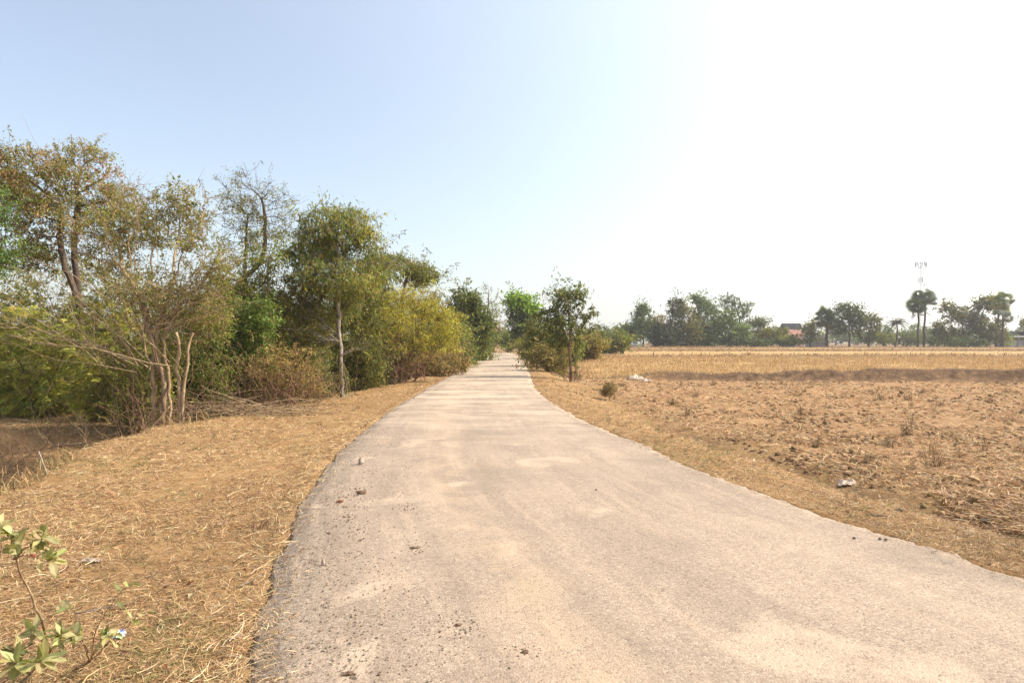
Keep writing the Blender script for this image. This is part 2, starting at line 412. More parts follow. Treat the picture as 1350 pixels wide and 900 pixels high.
# ------------------------------------------------------------------ ground sheet
def build_ground():
    nx, ny = 720, 820
    tx = np.linspace(-1, 1, nx); kx = math.asinh(1250 / 3.0)
    xs = 3.0 * np.sinh(kx * tx) + .5
    y0, y1 = math.asinh(-25 / 3.0), math.asinh(1350 / 3.0)
    ys = 3.0 * np.sinh(np.linspace(y0, y1, ny)) + 3.5
    X, Y = np.meshgrid(xs, ys); X = X.ravel(); Y = Y.ravel()
    Z = H(X, Y)
    xl, xr, xb, dl, dr = masks(X, Y)
    wob = fbm(X * .5, Y * .5, 0, 4, 81)
    field = sstep(2.3, 3.4, dr + wob * .8) * (1 - .0 * Y)
    bl = BL(X)
    gold = sstep(bl, bl + 1, Y) * sstep(3, 6, X)
    field = np.where(gold > .5, 1 - gold, field)
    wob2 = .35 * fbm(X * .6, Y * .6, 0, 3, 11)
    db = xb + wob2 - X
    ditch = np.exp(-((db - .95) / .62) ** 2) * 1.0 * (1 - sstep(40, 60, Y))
    ditch = np.maximum(ditch, sstep(.4, 1.0, db + .4 * wob) * (1 - sstep(4.6, 6.0, db + .9 * wob)) * (1 - sstep(13.0, 14.6, Y + 1.5 * wob)))  # wide darker patch over the hollow floor beyond the left bank
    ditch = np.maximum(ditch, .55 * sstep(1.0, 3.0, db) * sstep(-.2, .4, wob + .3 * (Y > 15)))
    bund = np.exp(-(np.abs(Y - bl + .3) / .85) ** 4) * sstep(5, 9, X)
    b2 = 75 + 1.5 * vnoise(X * .06, 1, 0, 53); bund = np.maximum(bund, .8 * np.exp(-((Y - b2 + .5) / .7) ** 2) * sstep(3, 6, X))
    b3 = 122 + 3 * vnoise(X * .04, 2, 0, 54); bund = np.maximum(bund, np.exp(-((Y - b3 + .5) / 1.3) ** 2) * sstep(6, 12, X))
    b4 = 146 + 2 * vnoise(X * .05, 2, 0, 55); bund = np.maximum(bund, sstep(b4 - 3, b4, Y) * sstep(6, 12, X) * .75)
    bund = np.maximum(bund, .7 * np.exp(-((dr - 2.1 - .2 * vnoise(Y * .8, 0, 0, 3)) / .38) ** 2) * (1 - sstep(13, 18, Y)) * sstep(-.3, .4, wob + .25))
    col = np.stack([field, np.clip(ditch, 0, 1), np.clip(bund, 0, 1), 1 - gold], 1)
    i = (np.arange(ny - 1) * nx)[:, None]; j = np.arange(nx - 1)[None]
    Fq = np.stack([i + j, i + j + 1, i + nx + j + 1, i + nx + j], -1).reshape(-1, 4)
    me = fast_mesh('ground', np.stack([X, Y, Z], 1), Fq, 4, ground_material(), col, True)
    tag(link('ground', me), kind='structure')

def build_road():
    ys = np.concatenate([np.arange(-30, 2, .5), np.arange(2, 14, .04), np.arange(14, 40, .15), np.arange(40, 200, 1.0)])
    nu = 90
    u = np.linspace(0, 1, nu)
    u = .5 - .5 * np.cos(np.pi * u) * (.6) + (u - .5) * .4
    u = (u - u.min()) / (u.max() - u.min())
    xl = XL(ys) + .05 * fbm(ys * 1.8, 0, 0, 4, 91) + .035 * fbm(ys * 7, 0, 0, 4, 94); xr = XR(ys) + .08 * fbm(ys * 1.5, 5, 0, 4, 92) + .06 * fbm(ys * 6, 5, 0, 4, 96)
    X = xl[:, None] + (xr - xl)[:, None] * u[None]; Y = np.repeat(ys[:, None], nu, 1)
    Z = road_z(X, Y) + .012 * (1 - (2 * u[None] - 1) ** 2) + .004 * fbm(X * 3, Y * 3, 0, 3, 93)
    e = np.minimum(u, 1 - u)[None] * (xr - xl)[:, None]
    Z = Z - .03 * (1 - sstep(0, .16, e)) + .012 * (1 - sstep(.0, .4, e)) * fbm(X * 14, Y * 14, 0, 3, 95)
    X = np.concatenate([X[:, :1], X, X[:, -1:]], 1); Y = np.concatenate([Y[:, :1], Y, Y[:, -1:]], 1); Z = np.concatenate([Z[:, :1] - .12, Z, Z[:, -1:] - .12], 1)
    U = np.repeat(np.concatenate([[0], u, [1]])[None], len(ys), 0)
    n = nu + 2
    i = (np.arange(len(ys) - 1) * n)[:, None]; j = np.arange(n - 1)[None]
    Fq = np.stack([i + j, i + j + 1, i + n + j + 1, i + n + j], -1).reshape(-1, 4)
    me = fast_mesh('road', np.stack([X, Y, Z], -1).reshape(-1, 3), Fq, 4, road_material(), None, True, uv=np.stack([U, Y * .1], -1).reshape(-1, 2))
    tag(link('road', me), kind='structure')

# ------------------------------------------------------------------ scattered straw
def blades(pos, az, pitch, L, W, bend, tint, segs=3):
    """curved ribbons. pos(N,3) az pitch L W bend(N)"""
    n = len(pos)
    t = np.linspace(0, 1, segs + 1)
    ph = pitch[:, None] - bend[:, None] * t[None]
    dx = np.cos(ph); dz = np.sin(ph)
    sx = np.cumsum(np.concatenate([np.zeros((n, 1)), dx[:, :-1]], 1), 1) / segs * L[:, None]
    sz = np.cumsum(np.concatenate([np.zeros((n, 1)), dz[:, :-1]], 1), 1) / segs * L[:, None]
    az2 = az[:, None] + (rng.uniform(-.8, .8, n))[:, None] * t[None]
    ca, sa = np.cos(az2), np.sin(az2)
    C = pos[:, None] + np.stack([ca * sx, sa * sx, sz], -1)
    w = W[:, None] * np.array([1, .9, .7, .15] if segs == 3 else [1, .75, .12])[None] * .5
    tw = rng.uniform(-1, 1, n)[:, None]
    S = np.stack([-sa * np.cos(tw), ca * np.cos(tw), np.sin(tw) + 0 * sa], -1) * w[..., None]
    V = np.stack([C - S, C + S], 2).reshape(-1, 3)
    m = 2 * (segs + 1)
    b = (np.arange(n) * m)[:, None]; i = (np.arange(segs) * 2)[None]
    Fq = np.stack([b + i, b + i + 1, b + i + 3, b + i + 2], -1).reshape(-1, 4)
    return V, Fq, np.repeat(tint, m, 0)

rng = np.random.default_rng(3)
def palette(cols, n, p=None, var=.18):
    cols = np.array(cols); k = rng.choice(len(cols), n, p=p)
    c = cols[k] * (1 + rng.normal(0, var, (n, 1))) * (1 + rng.normal(0, .05, (n, 3)))
    return np.clip(c, .01, .8)

def sample_ground(n, x0, x1, y0, y1, power=1.6):
    """denser near the camera"""
    u = rng.random(n)
    a, b = y0 ** (1 - power), y1 ** (1 - power)
    y = (a + (b - a) * u) ** (1 / (1 - power))
    x = rng.uniform(-1, 1, n) * (.83 * y + 1.0)
    k = (x > x0) & (x < x1)
    return x[k], y[k]

STRAWS = [(.44, .295, .15), (.33, .205, .10), (.53, .385, .21), (.22, .13, .065), (.38, .235, .115), (.60, .47, .30)]
def scatter_verge():
    parts = []
    x, y = sample_ground(420000, -40, 40, 2.6, 45, 1.55)
    xl, xr, xb, dl, dr = masks(x, y)
    dens = .5 + .9 * fbm(x * 1.1, y * 1.1, 0, 4, 101)
    ok = ((dl > .03 - .30 * rng.random(len(x)) ** 4) & (x > xb - 6)) | ((dr > .03 - .35 * rng.random(len(x)) ** 4) & (dr < 3.2 + .6 * fbm(x * .7, y * .7, 0, 2, 102)))
    ok &= rng.random(len(x)) < np.clip(1.3 * dens + .2, .3, 1)
    ok &= ~((x < xb - .4) & (rng.random(len(x)) < np.where(y < 14, .82, .4)))
    x, y = x[ok], y[ok]; n = len(x)
    z = H(x, y) + .003
    z = np.where((x > XL(y) - .12) & (x < XR(y) + .12), np.maximum(z, road_z(x, y) - .004), z)
    z = np.where((x > XL(y)) & (x < XR(y)), .012, z)
    L = rng.uniform(.022, .075, n) * (1 + y * .045); W = rng.uniform(.0016, .0036, n) * (1 + y * .13)
    pitch = np.abs(rng.normal(.12, .28, n)); bend = rng.uniform(0, .9, n) * (pitch > .1)
    clump = fbm(x * .8, y * .8, 0, 3, 103)
    t = palette(STRAWS, n, [.27, .25, .12, .15, .17, .04], .22) * (1 + .25 * clump[:, None])
    g = (fbm(x * .55, y * .55, 7, 3, 104) > .32) & (rng.random(n) < .3)
    t[g] = palette([(.17, .17, .05), (.22, .2, .07)], g.sum())
    parts.append(blades(np.stack([x, y, z], 1), rng.uniform(0, 6.28, n), pitch, L, W, bend, t))
    # standing tufts
    nc = 1500; cy = 3 + rng.random(nc) ** 1.5 * 26; side = rng.random(nc) < .72
    cx = np.where(side, XL(cy) - .1 - rng.random(nc) ** .8 * 4.2, XR(cy) + .1 + rng.random(nc) * 2.2)
    kk = (fbm(cx * .9, cy * .9, 3, 3, 107) > -.05) & (cx > XB(cy) - 1.5); cx, cy = cx[kk], cy[kk]; nc = len(cx)
    q = 16; i = np.repeat(np.arange(nc), q); x = cx[i] + rng.normal(0, .025, nc * q); y = cy[i] + rng.normal(0, .025, nc * q); n = len(x)
    ct = palette([(.40, .27, .13), (.30, .19, .09), (.22, .15, .07), (.2, .19, .07), (.46, .34, .18)], nc, [.3, .25, .2, .1, .15])
    parts.append(blades(np.stack([x, y, H(x, y)], 1), rng.uniform(0, 6.28, n), rng.uniform(.35, 1.45, n), rng.uniform(.03, .10, n) * rng.uniform(.6, 1.4, nc)[i], rng.uniform(.0018, .0035, n) * (1 + y * .08),
                        rng.uniform(0, 1.4, n), np.clip(ct[i] * (1 + rng.normal(0, .2, (n, 1))), .01, .8)))
    # longer loose stalks along the left road edge and over the near verge
    n = 800
    y = 3 + rng.random(n) ** 1.6 * 12; d = np.abs(rng.normal(0, .22, n)) - .03
    k = rng.random(n) < .45; d[k] = rng.uniform(0, 3.2, k.sum())
    x = XL(y) - d; z = np.maximum(H(x, y), -.02) + rng.uniform(.004, .03, n)
    parts.append(blades(np.stack([x, y, z], 1), rng.normal(1.75, .75, n), rng.normal(.03, .1, n), rng.uniform(.08, .26, n), rng.uniform(.0022, .0045, n) * (1 + y * .04),
                        rng.uniform(-.2, .3, n), palette([(.6, .44, .22), (.5, .34, .15), (.66, .53, .33)], n)))
    # taller dry grass in the ditch and on the bank
    x, y = sample_ground(60000, -40, 0, 6.5, 40, 1.3)
    xb = XB(y); k = (x < xb + .3) & (x > xb - 5) & ~((x < xb - .5) & (y < 14) & (rng.random(len(x)) < .8)) & (fbm(x * .7, y * .7, 0, 3, 105) > -.15)
    x, y = x[k], y[k]; n = len(x)
    parts.append(blades(np.stack([x, y, H(x, y)], 1), rng.uniform(0, 6.28, n), rng.uniform(.4, 1.4, n), rng.uniform(.12, .34, n), rng.uniform(.004, .008, n) * (1 + y * .06),
                        rng.uniform(.3, 1.6, n), palette([(.34, .2, .085), (.24, .14, .06), (.42, .28, .12), (.2, .19, .07)], n)))
    emit_blades('dry_grass', parts, 'dry straw coloured grass matted over both road verges')

def scatter_litter():
    n = 5200; y = 3 + rng.random(n) ** 1.25 * 26; x = XL(y) - rng.random(n) * 5.5 + .15
    k = rng.random(n) < .22; x[k] = XR(y[k]) + rng.random(k.sum()) * 2.6 - .1
    kk = rng.random(n) < .35 + .65 * sstep(8, 15, y); x, y = x[kk], y[kk]; n = len(x)
    z = H(x, y) + .012; z = np.where((x > XL(y) - .12) & (x < XR(y) + .12), np.maximum(z, road_z(x, y) + .014), z)
    a = rng.uniform(0, 6.28, n); d = np.stack([np.cos(a), np.sin(a), rng.normal(0, .25, n)], 1); nr = rng.normal(0, .35, (n, 3)); nr[:, 2] += 1
    L = rng.uniform(.02, .06, n) * (1 + .02 * y)
    v, f, c = leaves(np.stack([x, y, z], 1), d, nr, L, L * .5, palette([(.24, .13, .06), (.36, .23, .12), (.16, .085, .045), (.5, .38, .23), (.28, .12, .05)], n), rng.uniform(-.3, .3, (n, 1)))
    tag(link('leaf_litter', fast_mesh('leaf_litter', v, f, 4, LEAF, c)), 'dry fallen leaves scattered on the grass verges', 'leaves', kind='stuff')

def emit_blades(name, parts, label):
    off = 0; V = []; Fq = []; C = []
    for v, f, c in parts:
        V.append(v); Fq.append(f + off); C.append(c); off += len(v)
    me = fast_mesh(name, np.concatenate(V), np.concatenate(Fq), 4, STRAW, np.concatenate(C))
    tag(link(name, me), label, 'grass' if 'grass' in name else 'straw', kind='stuff')

def scatter_field():
    parts = []
    x, y = sample_ground(260000, 0, 60, 5.5, 36, 1.35)
    dr = x - XR(y)
    cl = fbm(x * 1.3, y * 1.3, 0, 3, 111) + .5 * fbm(x * 5, y * 5, 0, 2, 112)
    k = (dr > 2.5 + .5 * fbm(x * .8, y * .8, 0, 2, 113)) & (cl > -.2 + .25 * rng.normal(0, 1, len(x))) & (y < BL(x) - .9)
    x, y = x[k], y[k]; n = len(x)
    z = H(x, y) + .006
    parts.append(blades(np.stack([x, y, z], 1), rng.normal(.25, 1.0, n) + np.pi * (rng.random(n) < .5), np.abs(rng.normal(.06, .22, n)), rng.uniform(.06, .26, n) * (1 + .01 * y),
                        rng.uniform(.0035, .0075, n) * (1 + y * .07), rng.uniform(-.2, .7, n),
                        palette([(.56, .385, .21), (.46, .295, .145), (.35, .205, .095), (.66, .50, .31), (.25, .135, .062)], n, [.24, .26, .24, .06, .20])))
    emit_blades('cut_straw', parts, 'pale chopped rice straw lying over the brown field')
    parts = []
    # standing stubble of the golden field behind the first earth bank
    x = rng.uniform(2.5, 75, 150000); y = BL(x) + 1.0 + rng.random(150000) ** 1.15 * (74 - BL(x))
    row = fbm(x * .5, y * .5, 0, 3, 121)
    k = (row > -.35) & (np.abs(x) < .84 * y + 2) & (x > XR(y) + 1.5)
    x, y = x[k], y[k]; n = len(x)
    hh = (1 + .5 * fbm(x * .3, y * .3, 0, 2, 122))
    parts.append(blades(np.stack([x, y, H(x, y)], 1), rng.uniform(0, 6.28, n), rng.uniform(.5, 1.5, n), rng.uniform(.12, .30, n) * hh, rng.uniform(.012, .03, n) * (y / 45),
                        rng.uniform(-.1, .9, n), palette([(.50, .33, .15), (.40, .24, .10), (.57, .41, .22), (.27, .15, .065)], n, [.35, .3, .2, .15]), 2))
    # bank tops, verge beside the trees and the far terraces
    x = rng.uniform(2, 60, 60000); b = BL(x)
    y = b + rng.normal(.1, .6, 60000)
    k = (np.abs(x) < .84 * y) & (rng.random(len(x)) < .12 + .4 * sstep(-.1, .4, fbm(x * .5, y, 0, 3, 123))); x, y = x[k], y[k]; n = len(x)
    parts.append(blades(np.stack([x, y, H(x, y)], 1), rng.uniform(0, 6.28, n), rng.uniform(.1, 1.3, n), rng.uniform(.08, .22, n), rng.uniform(.008, .02, n),
                        rng.uniform(0, 1.2, n), palette([(.36, .24, .12), (.22, .13, .07), (.46, .32, .16), (.17, .14, .07)], n), 2))
    x = rng.uniform(4, 140, 40000); y = rng.choice([75, 122, 146, 150, 155], 40000) + rng.normal(0, 1.6, 40000)
    k = (np.abs(x) < .84 * y) ; x, y = x[k], y[k]; n = len(x)
    parts.append(blades(np.stack([x, y, H(x, y)], 1), rng.uniform(0, 6.28, n), rng.uniform(.2, 1.4, n), rng.uniform(.15, .5, n), rng.uniform(.04, .10, n),
                        rng.uniform(0, 1.2, n), palette([(.30, .17, .08), (.2, .10, .05), (.4, .26, .12), (.15, .12, .05)], n), 2))
    emit_blades('stubble_grass', parts, 'golden standing stubble and rough grass beyond the first earth bank')

def lumps(n, x, y, z, s, tint, flat=.6):
    base = np.array([(1, 0, 0), (0, 1, 0), (-1, 0, 0), (0, -1, 0), (0, 0, 1), (0, 0, -.6)], float)
    f = np.array([(0, 1, 4), (1, 2, 4), (2, 3, 4), (3, 0, 4), (1, 0, 5), (2, 1, 5), (3, 2, 5), (0, 3, 5)])
    # one subdivision
    V = [tuple(b) for b in base]; F2 = []; cache = {}
    def mid(a, b):
        k = (min(a, b), max(a, b))
        if k not in cache:
            m = (np.array(V[a]) + np.array(V[b])) / 2; m = m / np.linalg.norm(m); cache[k] = len(V); V.append(tuple(m))
        return cache[k]
    for a, b, c in f:
        ab, bc, ca = mid(a, b), mid(b, c), mid(c, a); F2 += [(a, ab, ca), (b, bc, ab), (c, ca, bc), (ab, bc, ca)]
    B = np.array(V); F2 = np.array(F2); m = len(B)
    P = np.repeat(B[None], n, 0) * (1 + rng.uniform(-.35, .35, (n, m, 1))) * rng.uniform(.6, 1.3, (n, 1, 3))
    P[..., 2] *= flat
    P = P * s[:, None, None]; th = rng.uniform(0, 6.28, n)[:, None]
    X = P[..., 0] * np.cos(th) - P[..., 1] * np.sin(th); Y = P[..., 0] * np.sin(th) + P[..., 1] * np.cos(th)
    P = np.stack([X + x[:, None], Y + y[:, None], P[..., 2] + z[:, None]], -1).reshape(-1, 3)
    Fq = (F2[None] + (np.arange(n) * m)[:, None, None]).reshape(-1, 3)
    return P, Fq, np.repeat(tint, m, 0)

def attr_mat(name, rough=.95, bsc=60):
    m, nt = newmat(name)
    a = N(nt, 'ShaderNodeAttribute', attribute_name='tint'); g = N(nt, 'ShaderNodeNewGeometry').outputs['Position']
    n1 = noise(nt, g, bsc, 4, .7)
    finish(nt, mix(nt, .7, a.outputs['Color'], ramp(nt, [(.3, .6), (.7, 1.3)], n1), 'MULTIPLY'), rough, n1, .7, .01, .15)
    return m
SOIL = attr_mat('soil_lump')

def scatter_lumps():
    # clods on the field
    x, y = sample_ground(60000, 0, 60, 5.5, 36, 1.3)
    dr = x - XR(y); k = (dr > 2.4) & (fbm(x * .9, y * .9, 0, 3, 131) + .25 * rng.normal(0, 1, len(x)) > .15) & (y < BL(x) - .9)
    x, y = x[k][:7000], y[k][:7000]; n = len(x)
    s = rng.uniform(.012, .045, n) * (1 + .02 * y)
    v, f, c = lumps(n, x, y, H(x, y) + s * .15, s, palette([(.26, .165, .085), (.35, .23, .125), (.17, .10, .05)], n))
    tag(link('field_clods_soil', fast_mesh('field_clods_soil', v, f, 3, SOIL, c)), 'small broken clods of brown earth among the field straw', 'soil', kind='stuff')
    # crumbs on the road: patches listed by photo position, then a loose spread near the left edge
    X = []; Y = []; S = []; T = []
    patches = [(450, 662, 26, 60, .011, 1), (475, 612, 6, 8, .006, 0), (475, 650, 14, 24, .012, 0), (535, 616, 10, 22, .009, 0), (532, 650, 12, 22, .009, 0), (537, 672, 14, 40, .010, 0), (440, 690, 22, 50, .008, 0),
               (462, 684, 14, 30, .010, 0), (550, 726, 16, 60, .010, 0), (475, 705, 22, 26, .008, 0), (604, 830, 30, 60, .008, 0), (690, 860, 24, 46, .008, 0), (437, 705, 8, 14, .011, 0), (427, 746, 5, 10, .009, 0),
               (380, 780, 40, 60, .006, 0), (420, 720, 40, 70, .006, 0), (440, 820, 70, 70, .005, 0), (520, 780, 90, 80, .0045, 0), (460, 893, 14, 20, .01, 0), (600, 870, 60, 50, .0045, 0)]
    for (px, py, r, n, s, red) in patches:
        qx = px + rng.normal(0, r * .55, n); qy = py + rng.normal(0, r * .28, n)
        d = 1.6 * F / np.maximum(qy - HZ, 20)
        X.append((qx - 675) / F * d); Y.append(d); S.append(s * .72 * rng.uniform(.3, 1.25, n) ** 1.6)
        T.append(palette([(.18, .085, .045), (.26, .13, .07)] if red else [(.17, .11, .075), (.23, .165, .12), (.13, .09, .06)], n))
    # gravel along the broken left edge
    n = 6500; y = 3 + rng.random(n) ** 1.6 * 10; x = XL(y) + np.abs(rng.normal(0, .45, n))
    X.append(x); Y.append(y); S.append(.0015 + .0065 * rng.random(n) ** 3.5); T.append(palette([(.20, .145, .10), (.31, .245, .18), (.24, .18, .13)], n))
    n = 2600; y = 3 + rng.random(n) ** 1.7 * 14; x = XL(y) + rng.random(n) ** 1.3 * 2.3
    X.append(x); Y.append(y); S.append(rng.uniform(.0015, .0045, n)); T.append(palette([(.18, .13, .09), (.3, .25, .2)], n))
    X = np.concatenate(X); Y = np.concatenate(Y); S = np.concatenate(S); T = np.concatenate(T)
    k = (X > XL(Y) + .02) & (X < XR(Y)); X, Y, S, T = X[k], Y[k], S[k], T[k]
    v, f, c = lumps(len(X), X, Y, road_z(X, Y) + .008 + S * .25, S, T)
    tag(link('road_gravel', fast_mesh('road_gravel', v, f, 3, SOIL, c)), 'crumbs of mud and loose grit scattered on the road surface', 'gravel', kind='stuff')

# ------------------------------------------------------------------ trees
def sample_lobes(lobes, n, gap=.0, seed=0):
    """lobes: (cx,cy,cz,rx,ry,rz) in world coordinates, density follows volume"""
    vol = np.array([l[3] * l[4] * l[5] for l in lobes]) ** .8; vol /= vol.sum()
    out = []
    for l, k in zip(lobes, rng.multinomial(int(n * 1.8), vol)):
        d = rng.normal(0, 1, (k, 3)); d /= np.linalg.norm(d, axis=1, keepdims=True)
        r = rng.random(k) ** (1 / 2.6)
        q = d * r[:, None]
        lump = 1 + .28 * fbm(d[:, 0] * 2.2 + l[0], d[:, 1] * 2.2 + l[2], d[:, 2] * 2.2, 2, seed + 5)
        out.append(np.array(l[:3]) + q * np.array(l[3:]) * lump[:, None])
    P = np.concatenate(out)
    sc = 1.6 / np.mean([l[3] for l in lobes])
    P = P[fbm(P[:, 0] * sc, P[:, 1] * sc, P[:, 2] * sc, 2, seed) > gap - .45]
    rng.shuffle(P)
    return P[:n]

def colonize(roots, att, step, di, dk, iters=90, trop=.0, jit=.12):
    """roots: list of polylines (start nodes). returns P, parent"""
    P = []; par = []
    for pl in roots:
        last = -1
        for q in pl:
            P.append(np.array(q, float)); par.append(last); last = len(P) - 1
    P = [p for p in P]
    A = att.copy(); D = np.full(len(A), 1e9); I = np.zeros(len(A), int)
    PP = np.array(P)
    d = np.linalg.norm(A[:, None] - PP[None], axis=2); I = d.argmin(1); D = d.min(1)
    grown = {}
    for it in range(iters):
        act = D < di
        if not act.any():
            if len(A) == 0: break
            di *= 1.4
            if di > 60: break
            continue
        keys = I[act]; dirs = A[act] - PP[keys]; dirs /= np.linalg.norm(dirs, axis=1, keepdims=True) + 1e-9
        uk, inv = np.unique(keys, return_inverse=True)
        acc = np.zeros((len(uk), 3)); np.add.at(acc, inv, dirs)
        acc /= np.linalg.norm(acc, axis=1, keepdims=True) + 1e-9
        acc += rng.normal(0, jit, acc.shape); acc[:, 2] += trop
        acc /= np.linalg.norm(acc, axis=1, keepdims=True) + 1e-9
        new = PP[uk] + acc * step
        ok = np.array([grown.get(int(k), 0) < 4 for k in uk])
        for k in uk: grown[int(k)] = grown.get(int(k), 0) + 1
        new = new[ok]; uk = uk[ok]
        if len(new) == 0:
            D[act] = 1e9; 
            keep = ~act; A = A[keep]; D = D[keep]; I = I[keep]
            if len(A) == 0: break
            d = np.linalg.norm(A[:, None] - PP[None], axis=2); I = d.argmin(1); D = d.min(1)
            continue
        b = len(PP); PP = np.concatenate([PP, new]); par += [int(k) for k in uk]
        d = np.linalg.norm(A[:, None] - new[None], axis=2); j = d.argmin(1); dm = d.min(1)
        up = dm < D; D[up] = dm[up]; I[up] = b + j[up]
        keep = D > dk; A = A[keep]; D = D[keep]; I = I[keep]
        if len(A) == 0 or len(PP) > 4200: break
    return PP, np.array(par)

def skeleton(PP, par, r_tip, r_base, expo=2.3):
    n = len(PP)
    w = np.zeros(n); nch = np.zeros(n, int)
    for i in range(n):
        if par[i] >= 0: nch[par[i]] += 1
    for i in range(n - 1, -1, -1):
        if nch[i] == 0: w[i] = 1
        if par[i] >= 0: w[par[i]] += w[i]
    R = w ** (1 / expo)
    mx = R.max()
    R = r_tip + ((R - 1) / max(mx - 1, 1e-6)) ** 1.25 * (r_base - r_tip)
    return R, nch, w

def chains(PP, par, w):
    n = len(PP); best = np.full(n, -1)
    for i in range(n):
        p = par[i]
        if p >= 0 and (best[p] < 0 or w[i] > w[best[p]]): best[p] = i
    out = []
    for i in range(n):
        if par[i] < 0 or best[par[i]] != i:
            c = [par[i]] if par[i] >= 0 else []
            j = i
            while j >= 0: c.append(j); j = best[j]
            if len(c) > 1: out.append(c)
    return out

